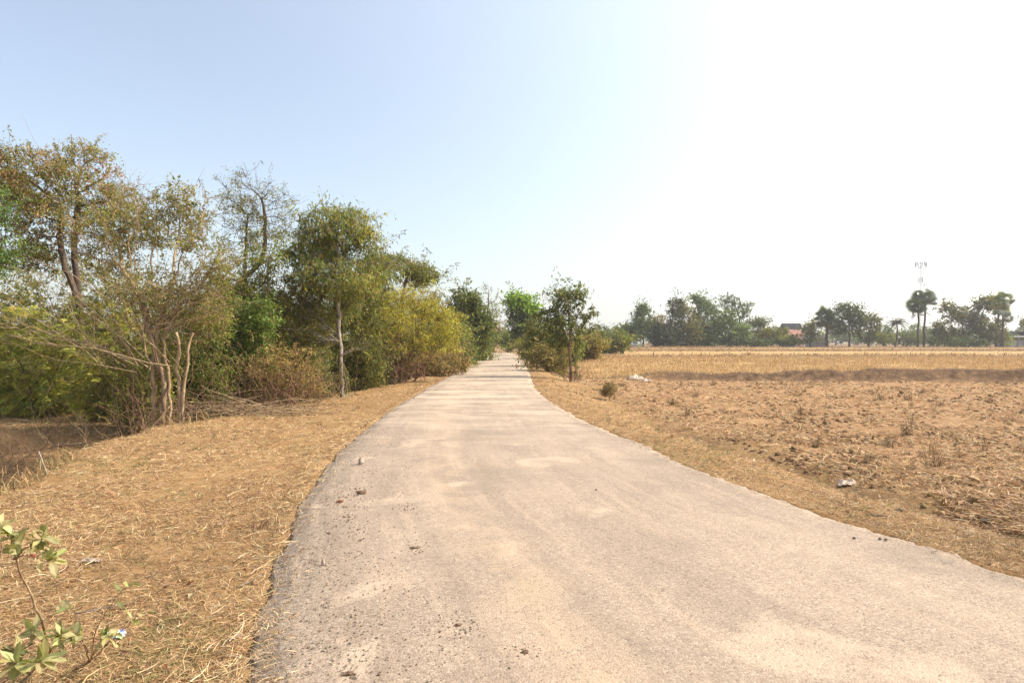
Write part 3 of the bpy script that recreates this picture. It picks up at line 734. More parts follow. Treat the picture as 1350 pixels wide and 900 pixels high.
NLEAF = 0
DENS = 1.5
def make_tree(name, label, cat, base, lobes, roots=None, *, n_att=420, step=.22, di=2.2, dk=.34, r_base=.09, r_tip=.006, jit=.13, trop=0.02,
              leaf='oval', L=.06, W=.028, per=5, twigs=2, twig_len=(.15, .4), pal=None, gap=0., bark=None, droop=0., group=None, bare=.0, zones=None, leafp=.1, flare=1.35, clumpvar=.22, fill=1.5, fper=17, fgap=.0, bright=1.75, sprig=.13):
    pal = [(a * 1.04, b, c * .85) for a, b, c in pal]
    """one tree: Empty > trunk (trunk and limbs), twigs, crown (leaves)."""
    global NLEAF
    CV = CF = CC = None
    sd = rng.integers(1, 9999)
    base = np.array(base, float)
    if roots is None:
        c = np.array(lobes[0][:3]); roots = [[base - [0, 0, .15], base + (c - base) * .12 + rng.normal(0, .05, 3), base + (c - base) * .28 + rng.normal(0, .08, 3)]]
    rr = []
    for pl in roots:   # resample trunks at the growth step
        pl = np.array(pl, float); seg = np.linalg.norm(np.diff(pl, axis=0), axis=1); t = np.concatenate([[0], np.cumsum(seg)])
        k = max(3, int(t[-1] / step)); tt = np.linspace(0, t[-1], k)
        q = np.stack([np.interp(tt, t, pl[:, a]) for a in range(3)], 1)
        for _ in range(2):
            q[1:-1] = (q[:-2] + 2 * q[1:-1] + q[2:]) / 4
        q[1:] += rng.normal(0, step * .09, q[1:].shape); rr.append(q)
    att = sample_lobes(lobes, int(n_att * 1.35), gap, sd)
    PP, par = colonize(rr, att, step, di, dk, trop=trop, jit=jit)
    R, nch, w = skeleton(PP, par, r_tip, r_base)
    root = thing(name, label, cat, tuple(base), group)
    V = []; Fq = []; off = 0
    for c in chains(PP, par, w):
        r = R[c].copy()
        if par[c[0]] >= 0 or True:
            if c[0] >= 0 and par[c[1]] == c[0] and len(r) > 1 and par[c[0]] != -1 or (len(r) > 1 and r[0] > r[1] * 1.3): r[0] = r[1] * 1.1
        p = PP[c]
        if par[c[0]] < 0: r[0] *= flare; 
        k = 7 if r.max() > .05 * (r_base / .09) ** .5 else (4 if r.max() > r_tip * 3 else 3)
        v, f = tube_arrays(p, r, k); V.append(v - base); Fq.append(f + off); off += len(v)
    # twigs on thin nodes
    per = int(round(per * DENS))
    thin = np.where((w <= 9) & (par >= 0))[0]
    src = np.repeat(thin, twigs); n = len(src)
    cen = PP[thin].mean(0)
    if n:
        T = PP[src] - PP[par[src]]; T /= np.linalg.norm(T, axis=1, keepdims=True) + 1e-9
        o = PP[src] - cen; o /= np.linalg.norm(o, axis=1, keepdims=True) + 1e-9
        d = T * .5 + o * .25 + rng.normal(0, .7, (n, 3)); d[:, 2] += .15 - droop * .5; d /= np.linalg.norm(d, axis=1, keepdims=True)
        ln = rng.uniform(*twig_len, n)
        t = np.linspace(0, 1, 4)
        P4 = PP[src][:, None] + d[:, None] * (ln[:, None] * t[None])[..., None]
        P4 = P4 + (rng.normal(0, .06, (n, 1, 3)) + np.array([0, 0, -droop * .35])) * (ln[:, None] * t[None] ** 2)[..., None]
        Rt = r_tip * .75 * (1 - .7 * t)[None] * np.ones((n, 1))
        v, f = many_tubes(P4, Rt, 3); V.append(v - base); Fq.append(f + off); off += len(v)
        # leaves along the twigs
        lf = rng.random(n) > bare
        noise_c = fbm(P4[:, 0, 0] * 1.3 / (step * 4.5), P4[:, 0, 1] * 1.3 / (step * 4.5), P4[:, 0, 2] * 1.3 / (step * 4.5), 2, int(sd) + 9)
        if leafp: lf &= noise_c > -.55 + leafp
        idx = np.where(lf)[0]
        idx = np.repeat(idx, per); m = len(idx)
        if m:
            tt = rng.uniform(.15, 1.05, m)
            k0 = np.clip((tt * 3).astype(int), 0, 2); fr = (tt * 3 - k0)[:, None]
            pos = P4[idx, k0] * (1 - fr) + P4[idx, k0 + 1] * fr
            dd = (P4[idx, 3] - P4[idx, 0]); dd /= np.linalg.norm(dd, axis=1, keepdims=True) + 1e-9
            ld = dd * .5 + rng.normal(0, .75, (m, 3)); ld[:, 2] -= droop
            nr = rng.normal(0, .55, (m, 3)); nr[:, 2] += .8
            cn = noise_c[idx]
            tint = palette(pal, m) * (1 + clumpvar * cn[:, None] * 2)
            if zones:
                for (zf, cols) in zones:
                    kk = zf(pos, cn); tint[kk] = palette(cols, kk.sum()) * (1 + clumpvar * cn[kk][:, None])
            tint = np.clip(tint * bright, .012, .6)
            if leaf == 'pinnate':
                ld /= np.linalg.norm(ld, axis=1, keepdims=True)
                ld[:, 2] = ld[:, 2] * .6; 
                q = 11
                s = np.cross(ld, nr); s /= np.linalg.norm(s, axis=1, keepdims=True) + 1e-9
                RL = rng.uniform(.7, 1.2, m) * L
                t9 = (np.arange(q) + 1) / q
                rach = pos[:, None] + ld[:, None] * (RL[:, None] * t9[None])[..., None] + np.array([0, 0, -1]) * (RL[:, None] * .35 * t9[None] ** 2)[..., None]
                B2 = np.concatenate([rach, rach], 1).reshape(-1, 3)
                sd2 = np.concatenate([np.repeat(s[:, None], q, 1), -np.repeat(s[:, None], q, 1)], 1).reshape(-1, 3)
                dr2 = np.repeat(ld[:, None], 2 * q, 1).reshape(-1, 3) * .55 + sd2 + np.array([0, 0, -.25]) + rng.normal(0, .1, sd2.shape)
                sh = np.concatenate([1 - .5 * t9, 1 - .5 * t9]); LL = (RL[:, None] * .34 * sh[None]).reshape(-1)
                v, f, c = leaves(B2, dr2, np.repeat(nr, 2 * q, 0) * .3 + [0, 0, 1], LL, LL * .27, np.repeat(tint, 2 * q, 0), .1)
                P3 = np.concatenate([pos[:, None], rach[:, 2::3]], 1)
                v2, f2 = many_tubes(P3, np.full(P3.shape[:2], .0035), 3)
                V.append(v2 - base); Fq.append(f2 + off); off += len(v2)
            else:
                Ls = L * rng.uniform(.6, 1.3, m); Ws = W * rng.uniform(.7, 1.2, m)
                v, f, c = leaves(pos, ld, nr, Ls, Ws, tint, .15 if leaf == 'oval' else .35)
            CV, CF, CC = v - base, f, c; NLEAF += len(f)
    # leafy sprays filling the crown, each on a thin twig from the nearest limb
    if fill > 0:
        Q = sample_lobes(lobes, int(n_att * 1.35 * fill), gap, sd)
        sc = 1.0 / (step * 3.2)
        nz_ = fbm(Q[:, 0] * sc, Q[:, 1] * sc, Q[:, 2] * sc, 2, int(sd) + 9)
        Q = Q[(nz_ > fgap)]; nz_ = nz_[nz_ > fgap]
        Q[:, 2] = np.maximum(Q[:, 2], H(Q[:, 0], Q[:, 1], False) + .05)
        ce = np.average([l[:3] for l in lobes], axis=0, weights=[l[3] for l in lobes])
        sp = rng.random(len(Q)) < sprig; ov = Q - ce; ov /= np.linalg.norm(ov, axis=1, keepdims=True) + 1e-9; ov[:, 2] = np.abs(ov[:, 2])
        Q[sp] += (ov[sp] + rng.normal(0, .4, (sp.sum(), 3))) * rng.uniform(1.2, 3.6, (sp.sum(), 1)) * step
        near = np.zeros(len(Q), int); nd = np.zeros(len(Q))
        for a in range(0, len(Q), 400):
            dm = ((Q[a:a + 400, None] - PP[None]) ** 2).sum(2); near[a:a + 400] = dm.argmin(1); nd[a:a + 400] = np.sqrt(dm.min(1))
        k = nd < step * 5.5; Q, near, nz_, nd, sp = Q[k], near[k], nz_[k], nd[k], sp[k]
        t = np.linspace(0, 1, 4)[None, :, None]
        P4 = PP[near][:, None] * (1 - t) + Q[:, None] * t
        P4[:, 1:3] += rng.normal(0, .07, (len(Q), 2, 3)) * nd[:, None, None]
        v, f = many_tubes(P4, r_tip * np.array([.95, .8, .6, .35])[None] * np.ones((len(Q), 1)), 3); V.append(v - base); Fq.append(f + off); off += len(v)
        if leaf != 'pinnate':
            cl = rng.random(len(Q)) > bare
            i = np.repeat(np.where(cl)[0], fper); m = len(i)
            spread = (max(L * 1.7, step * .5) * rng.uniform(.5, 1.3, len(Q)) * np.where(sp, .5, 1))[i][:, None]
            pos = Q[i] + rng.normal(0, 1, (m, 3)) * spread * [1, 1, .6] - (Q[i] - PP[near[i]]) * rng.uniform(0, .5, (m, 1))
            ld = (Q[i] - PP[near[i]]) / (nd[i][:, None] + .05) * .5 + rng.normal(0, .8, (m, 3)); ld[:, 2] -= droop
            nr = rng.normal(0, .6, (m, 3)); nr[:, 2] += .8
            tint = palette(pal, m) * (1 + clumpvar * nz_[i][:, None] * 2) * (1 + rng.normal(0, .24, (len(Q), 1)))[i]
            if zones:
                for (zf, cols) in zones:
                    kk = zf(pos, nz_[i]); tint[kk] = palette(cols, kk.sum())
            v, f, c = leaves(pos, ld, nr, L * rng.uniform(.6, 1.7, m), W * rng.uniform(.7, 1.6, m), np.clip(tint * bright, .012, .6), .15 if leaf == 'oval' else .35)
            link('crown', fast_mesh('crown', np.concatenate([v - base, CV]) if CV is not None else v - base, np.concatenate([f, CF + len(v)]) if CV is not None else f, 4, LEAF, np.concatenate([c, CC]) if CV is not None else c), root)
            NLEAF += len(f); CV = None
    if CV is not None: link('crown', fast_mesh('crown', CV, CF, 4, LEAF, CC), root)
    link('trunk', fast_mesh('trunk', np.concatenate(V), np.concatenate(Fq), 4, bark or BARK_BROWN, None, True), root)
    return root

def LB(px, py, rx, ry, d, dy=0, deep=.8):
    """ellipsoid lobe standing at distance d (+dy)"""
    dd = d + dy
    x, y, z = unproj(px, py, dd)
    return (x, y, z, rx / F * dd, rx / F * dd * deep, ry / F * dd)

def gbase(px, d):
    x = (px - 675) / F * d
    return (x, d, Hs(x, d))
def PT(px, py, d): return unproj(px, py, d)

OLIVE = [(.13, .12, .035), (.10, .115, .03), (.16, .135, .045), (.12, .085, .035), (.08, .095, .028)]
OLIVE_BROWN = [(.14, .13, .04), (.16, .125, .05), (.11, .12, .035), (.18, .135, .06), (.10, .12, .03)]
GREEN = [(.075, .11, .028), (.10, .13, .03), (.055, .085, .024), (.13, .14, .04)]
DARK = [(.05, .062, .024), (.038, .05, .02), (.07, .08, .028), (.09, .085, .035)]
YELLOW = [(.29, .225, .03), (.24, .20, .03), (.34, .26, .035), (.17, .16, .03)]
BRIGHT = [(.11, .17, .03), (.14, .2, .035), (.08, .12, .025)]
BROWN = [(.17, .105, .05), (.21, .135, .07), (.13, .09, .045), (.24, .17, .08)]
BLUEG = [(.055, .09, .04), (.075, .11, .042), (.10, .13, .04)]

def near_trees():
    # tall tree at the far left with a crooked dark trunk
    D = 21
    make_tree('tall_tree', 'tallest tree at the far left with crooked dark trunk and thin olive brown crown', 'tree', gbase(112, D),
              [LB(50, 235, 66, 42, D), LB(118, 218, 40, 32, D, 1), LB(-15, 240, 45, 44, D, -.5), LB(70, 285, 66, 34, D), LB(150, 262, 34, 26, D, .6), LB(30, 335, 50, 30, D, .5)],
              [[gbase(112, D), PT(110, 470, D), PT(105, 400, D), PT(88, 355, D), PT(78, 325, D), PT(82, 275, D)],
               [gbase(118, D + .4), PT(104, 400, D + .4), PT(98, 330, D + .4), PT(104, 262, D + .4)]],
              n_att=900, step=.2, di=1.6, dk=.27, r_base=.095, bright=2.0, pal=OLIVE + [(.2, .11, .07)], bark=BARK_DARK, per=5, twigs=4, L=.075, W=.036, gap=.04, fill=1.9, fgap=.07,
              zones=[(lambda p, c: (c > .35), [(.24, .12, .07), (.19, .14, .06)])])
    D = 18
    make_tree('leafy_tree', 'blue green leafy tree cut by the left edge of the view', 'tree', gbase(-45, D),
              [LB(-18, 275, 42, 34, D), LB(-10, 335, 34, 30, D), LB(-60, 300, 50, 60, D)], n_att=420, r_base=.1, pal=BLUEG + GREEN[:1], bark=BARK_BROWN, per=5, twigs=3, L=.08, W=.04, gap=.1)
    # many stemmed tree in the middle of the left group
    D = 15
    b = gbase(205, D)
    make_tree('multi_stem_tree', 'many stemmed brown tree with fan of bare straw coloured branches at the ditch edge', 'tree', b,
              [LB(190, 290, 72, 44, D, 1.2), LB(250, 278, 40, 34, D, 1), LB(268, 345, 46, 44, D), LB(150, 330, 54, 44, D, .6), LB(215, 385, 66, 36, D), LB(265, 410, 44, 40, D, .5)],
              [[b, PT(200, 480, D), PT(207, 430, D), PT(222, 395, D)], [gbase(212, D), PT(218, 500, D), PT(196, 440, D), PT(188, 400, D)],
               [gbase(224, D - .2), PT(222, 490, D), PT(212, 440, D), PT(240, 400, D)], [gbase(196, D + .2), PT(185, 500, D), PT(165, 460, D)]],
              n_att=900, step=.17, di=1.4, dk=.24, r_base=.062, pal=OLIVE_BROWN, bark=TWIG, per=4, twigs=4, L=.06, W=.03, bare=.48, gap=.05, twig_len=(.15, .5), fill=1.9, fper=15, fgap=-.06,
              zones=[(lambda p, c: (p[:, 0] > -6.6) & (p[:, 2] > 3.6), GREEN + OLIVE)])
    # sparse tree with a crooked dark limb
    D = 24
    make_tree('sparse_tree', 'nearly bare tree with crooked dark limb and thin twigs rising against the sky', 'tree', gbase(330, D),
              [LB(325, 262, 34, 38, D), LB(350, 300, 36, 40, D), LB(372, 280, 22, 42, D), LB(318, 320, 30, 30, D)],
              [[gbase(300, D), PT(290, 420, D), PT(318, 368, D), PT(343, 350, D), PT(350, 320, D), PT(351, 290, D), PT(346, 262, D)], [gbase(322, D + .5), PT(322, 400, D + .5), PT(323, 330, D + .5), PT(327, 285, D)]],
              n_att=520, step=.22, di=1.6, dk=.32, r_base=.085, pal=[(.13, .13, .06), (.16, .15, .08), (.12, .10, .06)], bark=BARK_DARK, per=3, twigs=4, L=.07, W=.03, bare=.35, gap=.02, twig_len=(.2, .6), fper=11, fill=1.6)
    # pale trunked tree with drooping leaves
    D = 20.5
    b = gbase(452, D)
    make_tree('pale_trunk_tree', 'slender tree with pale grey trunk and long drooping leaves beside the road', 'tree', b,
              [LB(440, 300, 50, 34, D), LB(412, 335, 44, 30, D, .5), LB(472, 312, 30, 30, D, .4), LB(445, 362, 62, 30, D), LB(505, 350, 30, 18, D, .8), LB(425, 400, 50, 30, D, .6)],
              [[b, PT(450, 490, D), PT(447, 440, D), PT(446, 390, D), PT(446, 340, D), PT(443, 295, D)], [gbase(440, D + .2), PT(434, 490, D), PT(430, 465, D)],
               [PT(447, 442, D), PT(425, 425, D), PT(402, 398, D), PT(378, 372, D)], [gbase(458, D - .1), PT(458, 505, D), PT(452, 480, D)]],
              n_att=900, step=.2, di=1.6, dk=.27, r_base=.062, pal=OLIVE + GREEN[:2], bark=BARK_PALE, per=5, twigs=4, leaf='long', L=.12, W=.028, droop=.9, gap=.08, fill=1.5, fper=14, fgap=.07,
              zones=[(lambda p, c: c > .45, [(.28, .22, .05), (.2, .18, .05)])])
    # olive tree arching behind the yellow bush
    D = 31
    make_tree('arching_tree', 'olive tree arching to the right above the yellow green bush', 'tree', gbase(505, D),
              [LB(515, 352, 38, 20, D), LB(550, 362, 28, 18, D), LB(572, 392, 16, 16, D), LB(480, 380, 40, 24, D)],
              [[gbase(505, D), PT(500, 440, D), PT(495, 395, D)], [gbase(520, D), PT(525, 430, D), PT(530, 390, D)]],
              n_att=560, step=.28, di=2, dk=.36, r_base=.1, pal=OLIVE + DARK[:1], bark=BARK_BROWN, per=6, twigs=3, leaf='long', L=.14, W=.04, droop=.5, gap=.1)
    # yellow bush by the road
    D = 28
    make_tree('yellow_bush', 'broad yellow green thorny bush with bare brown lower twigs on the left verge', 'bush', gbase(532, D),
              [LB(500, 412, 40, 30, D), LB(545, 400, 42, 24, D), LB(478, 402, 30, 26, D), LB(584, 427, 28, 28, D), LB(530, 440, 50, 38, D, -.6), LB(580, 460, 30, 26, D), LB(480, 445, 24, 40, D, .3)],
              [[gbase(525, D), PT(515, 470, D), PT(508, 440, D)], [gbase(535, D - .3), PT(540, 470, D), PT(552, 440, D)], [gbase(545, D), PT(565, 478, D), PT(580, 450, D)], [gbase(515, D), PT(498, 475, D), PT(485, 450, D)],
               [gbase(528, D + .2), PT(528, 460, D), PT(530, 430, D)], [gbase(585, D + 1), PT(588, 470, D + 1)]],
              n_att=1100, step=.22, di=1.6, dk=.27, r_base=.04, pal=YELLOW + OLIVE[:3] + BROWN[:1], bark=TWIG_RED, per=5, twigs=4, L=.07, W=.03, fper=21, bright=2.2, gap=.0, bare=.1,
              zones=[(lambda p, c: p[:, 2] < 1.15, BROWN + OLIVE[:2])])
    # dark tree further along
    D = 52
    make_tree('dark_tree', 'dense dark green tree with pale thin trunk on the left of the far road', 'tree', gbase(620, D),
              [LB(607, 398, 24, 18, D), LB(618, 420, 28, 28, D), LB(598, 432, 22, 26, D, 1), LB(632, 440, 20, 24, D), LB(612, 452, 26, 16, D)],
              [[gbase(621, D - 1), PT(620, 450, D - 1), PT(619, 430, D)], [gbase(608, D), PT(606, 440, D)]],
              n_att=800, step=.38, di=3, dk=.48, r_base=.1, pal=DARK + OLIVE[:2] + GREEN[2:3], bark=BARK_PALE, per=7, twigs=3, L=.17, W=.09, twig_len=(.2, .6), gap=-.1)
    D = 66
    make_tree('sparse_tree', 'thin see-through tree leaning over the far end of the road', 'tree', gbase(636, D),
              [LB(645, 392, 15, 16, D), LB(640, 420, 14, 22, D), LB(652, 410, 8, 12, D)], n_att=240, step=.5, di=4, dk=.65, r_base=.12, r_tip=.012, pal=OLIVE + DARK, bark=BARK_DARK, per=3, twigs=3, L=.2, W=.09, bare=.5, twig_len=(.3, .8), gap=.1, fper=6)
    # right of the road
    D = 78
    make_tree('bright_tree', 'bright green leafy tree at the right side where the road ends', 'tree', gbase(690, D),
              [LB(684, 400, 15, 12, D), LB(680, 418, 14, 14, D), LB(690, 430, 18, 16, D), LB(700, 412, 12, 16, D)], n_att=420, step=.5, di=4, dk=.62, r_base=.18, r_tip=.012,
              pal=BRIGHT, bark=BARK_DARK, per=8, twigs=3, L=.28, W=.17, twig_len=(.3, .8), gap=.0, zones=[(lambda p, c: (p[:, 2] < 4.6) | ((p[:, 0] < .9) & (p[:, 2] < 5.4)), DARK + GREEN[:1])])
    D = 31
    b = gbase(753, D)
    make_tree('open_crowned_tree', 'small tree with open crown of drooping dark leaf clusters at the field corner', 'tree', b,
              [LB(748, 396, 26, 16, D), LB(722, 412, 16, 12, D, .3), LB(772, 415, 20, 14, D), LB(745, 425, 32, 16, D), LB(785, 432, 10, 10, D), LB(712, 395, 7, 7, D), LB(738, 445, 22, 12, D)],
              [[b, PT(751, 465, D), PT(753, 430, D), PT(750, 400, D)], [gbase(757, D), PT(760, 470, D), PT(757, 445, D)], [gbase(748, D + .2), PT(740, 475, D), PT(738, 455, D)]],
              n_att=520, step=.24, di=1.6, dk=.34, r_base=.07, pal=[(.07, .085, .035), (.10, .115, .04), (.055, .07, .03), (.14, .14, .05)], bark=BARK_BROWN, per=6, twigs=3, leaf='long', L=.17, W=.055, droop=.55, gap=.12, leafp=.3, fgap=.12, fper=16, fill=.9, bright=1.35)

def bushes():
    spec = [
        # name label lobes(px,py,rx,ry) D base palette L n kwargs
        ('feathery_shrub', 'green shrub of drooping feathery fronds at the left edge above the ditch', [(45, 470, 55, 34), (15, 430, 40, 30), (90, 450, 40, 34)], 17.3, 50, OLIVE[:3] + [(.15, .16, .035), (.18, .175, .04), (.09, .105, .03)], dict(bright=2.6, leaf='pinnate', L=.34, n_att=240, per=2, twigs=2, bare=.1, fill=1)),
        ('feathery_shrub', 'yellow green feathery shrub just left of the many stemmed tree', [(130, 480, 48, 44), (160, 430, 36, 40), (110, 420, 30, 30), (150, 385, 24, 24)], 16.6, 145, OLIVE[:3] + [(.2, .19, .04)], dict(bright=2.7, leaf='pinnate', L=.27, n_att=300, per=2, twigs=2, bare=.1, fill=1)),
        ('green_shrub', 'dark green shrub low behind the feathery fronds', [(30, 500, 60, 26), (110, 505, 50, 22), (170, 490, 30, 30)], 18.5, 80, DARK + GREEN, dict(n_att=420, L=.07)),
        ('green_shrub', 'rich green shrub behind the heap of dead branches', [(310, 440, 36, 34), (290, 470, 34, 30), (338, 420, 30, 26)], 18.5, 305, GREEN + [(.06, .10, .025)], dict(n_att=480, L=.08)),
        ('olive_shrub', 'tall olive thicket below the nearly bare tree', [(350, 400, 48, 34), (390, 430, 44, 42), (340, 450, 40, 34), (400, 380, 30, 24), (300, 385, 34, 30)], 20.5, 365, OLIVE, dict(n_att=900, L=.07)),
        ('olive_shrub', 'olive shrub right behind the pale grey trunk', [(470, 430, 44, 46), (430, 460, 34, 34), (480, 390, 34, 24)], 24, 460, OLIVE + DARK[:2], dict(n_att=620, L=.08)),
        ('brown_shrub', 'low brown withered shrub between the branch heap and the pale trunked tree', [(370, 480, 46, 26), (400, 500, 30, 18), (330, 490, 30, 20)], 18, 370, BROWN + OLIVE[:1], dict(n_att=420, L=.05, bark=TWIG_RED, bare=.45)),
        ('brown_shrub', 'withered brown shrub at the foot of the yellow bush', [(570, 478, 26, 16), (600, 472, 20, 16), (545, 488, 26, 12)], 33, 575, BROWN + DARK[:1], dict(n_att=300, L=.09, bark=TWIG_RED, bare=.4)),
        ('olive_shrub', 'mixed olive shrub between the yellow bush and the dark tree', [(596, 440, 22, 26), (612, 462, 20, 10)], 42, 600, OLIVE + GREEN, dict(n_att=300, L=.12, step=.3, dk=.4)),
        ('green_shrub', 'small green shrub at the foot of the dark tree', [(636, 456, 12, 12), (628, 462, 12, 8)], 58, 632, GREEN + OLIVE, dict(n_att=160, L=.16, step=.4, dk=.5)),
        ('brown_shrub', 'dull brown shrub closing the view at the far end of the road', [(652, 446, 14, 14), (645, 440, 10, 18)], 118, 650, BROWN + OLIVE, dict(n_att=220, L=.36, step=.8, dk=1.0, r_base=.1, r_tip=.02)),
        ('green_shrub', 'green shrub behind the road end below the bright tree', [(668, 448, 10, 10), (677, 446, 10, 12)], 112, 670, GREEN + OLIVE, dict(n_att=180, L=.36, step=.8, dk=1.0, r_base=.1, r_tip=.02)),
        ('brown_shrub', 'greyish brown roadside shrub left of the open crowned tree', [(728, 468, 26, 20), (712, 472, 14, 14)], 38, 724, BROWN + OLIVE + [(.2, .18, .12)], dict(n_att=480, L=.1, bark=TWIG_RED, bare=.35, step=.24, dk=.32)),
        ('dark_shrub', 'dark leafy shrub filling the space under the open crowned tree', [(742, 458, 26, 20), (720, 442, 18, 16), (704, 432, 12, 14)], 44, 738, DARK + OLIVE * 2 + GREEN, dict(n_att=460, fgap=.05, L=.13, step=.3, dk=.4)),
        ('olive_shrub', 'olive roadside shrub nearest the far end of the road on its right', [(700, 458, 16, 12), (712, 450, 14, 14)], 64, 703, OLIVE + BROWN[:1], dict(n_att=340, L=.18, step=.4, dk=.52)),
        ('olive_shrub', 'olive brown hedge bush directly right of the open crowned tree', [(783, 455, 16, 8), (768, 452, 12, 10)], 62, 778, OLIVE + BROWN, dict(n_att=360, L=.18, step=.4, dk=.52)),
        ('olive_shrub', 'pale olive bush behind the start of the far tree line', [(812, 448, 18, 9), (795, 444, 14, 10)], 96, 806, OLIVE + GREEN, dict(n_att=260, L=.28, step=.6, dk=.8, r_tip=.015)),
        # backdrop thicket on the left
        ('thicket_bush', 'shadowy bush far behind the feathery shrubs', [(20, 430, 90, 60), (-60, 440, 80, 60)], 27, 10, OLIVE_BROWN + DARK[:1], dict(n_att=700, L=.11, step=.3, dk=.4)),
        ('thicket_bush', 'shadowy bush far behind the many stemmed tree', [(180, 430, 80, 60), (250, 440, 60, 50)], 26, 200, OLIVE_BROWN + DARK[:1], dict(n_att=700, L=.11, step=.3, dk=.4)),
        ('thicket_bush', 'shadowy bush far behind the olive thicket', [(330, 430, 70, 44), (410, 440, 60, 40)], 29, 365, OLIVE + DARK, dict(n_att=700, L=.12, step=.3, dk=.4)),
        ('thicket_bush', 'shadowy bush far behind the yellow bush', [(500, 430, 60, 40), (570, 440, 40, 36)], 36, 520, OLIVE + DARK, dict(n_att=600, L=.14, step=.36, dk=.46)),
        ('olive_shrub', 'thin yellow green shrub growing around the foot of the many stemmed tree', [(185, 505, 26, 28), (165, 470, 26, 30), (222, 470, 22, 26)], 15.4, 180, OLIVE + [(.2, .19, .04)], dict(n_att=260, L=.06, bare=.3)),
        ('olive_shrub', 'light olive shrub right behind the two pale lopped stems', [(265, 440, 26, 30), (285, 400, 28, 30), (262, 480, 26, 22)], 16.8, 268, OLIVE + GREEN[:2], dict(n_att=420, L=.06, bare=.15)),
        ('olive_shrub', 'airy olive shrub between the lopped stems and the olive thicket', [(320, 370, 34, 34), (350, 350, 30, 26)], 19.5, 322, OLIVE + GREEN[:2], dict(n_att=420, L=.07, bare=.2)),
        ('thicket_bush', 'low dark brush behind the two pale lopped stems', [(270, 490, 40, 30), (235, 500, 30, 30)], 19, 262, DARK + OLIVE_BROWN, dict(n_att=420, L=.08)),
        ('thicket_bush', 'low dark brush beyond the ditch behind the reddish dead bush', [(360, 490, 44, 30), (400, 480, 40, 30)], 22, 385, DARK + OLIVE_BROWN, dict(n_att=460, L=.09)),
        ('thicket_bush', 'low dark brush right behind the foot of the pale grey trunk', [(450, 475, 44, 26), (490, 470, 36, 26)], 27, 470, DARK + OLIVE_BROWN, dict(n_att=460, L=.10)),
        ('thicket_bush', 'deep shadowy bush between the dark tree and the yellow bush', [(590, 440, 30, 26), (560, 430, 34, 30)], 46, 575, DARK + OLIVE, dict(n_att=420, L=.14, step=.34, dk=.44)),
        ('thicket_bush', 'tall olive brush behind the tall crooked tree', [(60, 380, 60, 50), (130, 370, 50, 40)], 25, 95, OLIVE_BROWN, dict(n_att=560, L=.09, step=.26, dk=.36, bare=.3)),
        ('thicket_bush', 'dark bush low at the left edge beyond the ditch', [(-40, 500, 60, 40), (10, 490, 40, 34)], 21, -20, DARK + OLIVE, dict(n_att=400, L=.08)),
    ]
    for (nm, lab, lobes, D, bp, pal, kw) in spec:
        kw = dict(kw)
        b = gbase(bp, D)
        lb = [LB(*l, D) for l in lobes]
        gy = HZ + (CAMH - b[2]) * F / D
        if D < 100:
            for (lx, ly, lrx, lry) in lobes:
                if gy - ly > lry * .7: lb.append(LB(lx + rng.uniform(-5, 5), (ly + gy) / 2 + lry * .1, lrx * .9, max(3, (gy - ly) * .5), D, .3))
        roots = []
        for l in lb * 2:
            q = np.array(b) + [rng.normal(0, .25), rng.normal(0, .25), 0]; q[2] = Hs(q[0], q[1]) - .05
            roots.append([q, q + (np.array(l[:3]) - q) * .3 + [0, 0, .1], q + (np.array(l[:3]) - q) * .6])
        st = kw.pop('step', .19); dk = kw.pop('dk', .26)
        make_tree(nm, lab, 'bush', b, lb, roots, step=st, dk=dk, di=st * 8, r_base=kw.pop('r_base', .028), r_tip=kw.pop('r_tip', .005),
                  pal=pal, bark=kw.pop('bark', BARK_BROWN), per=kw.pop('per', 6), twigs=kw.pop('twigs', 3), W=kw['L'] * .5, gap=-.05, fgap=kw.pop('fgap', -.1), **kw)

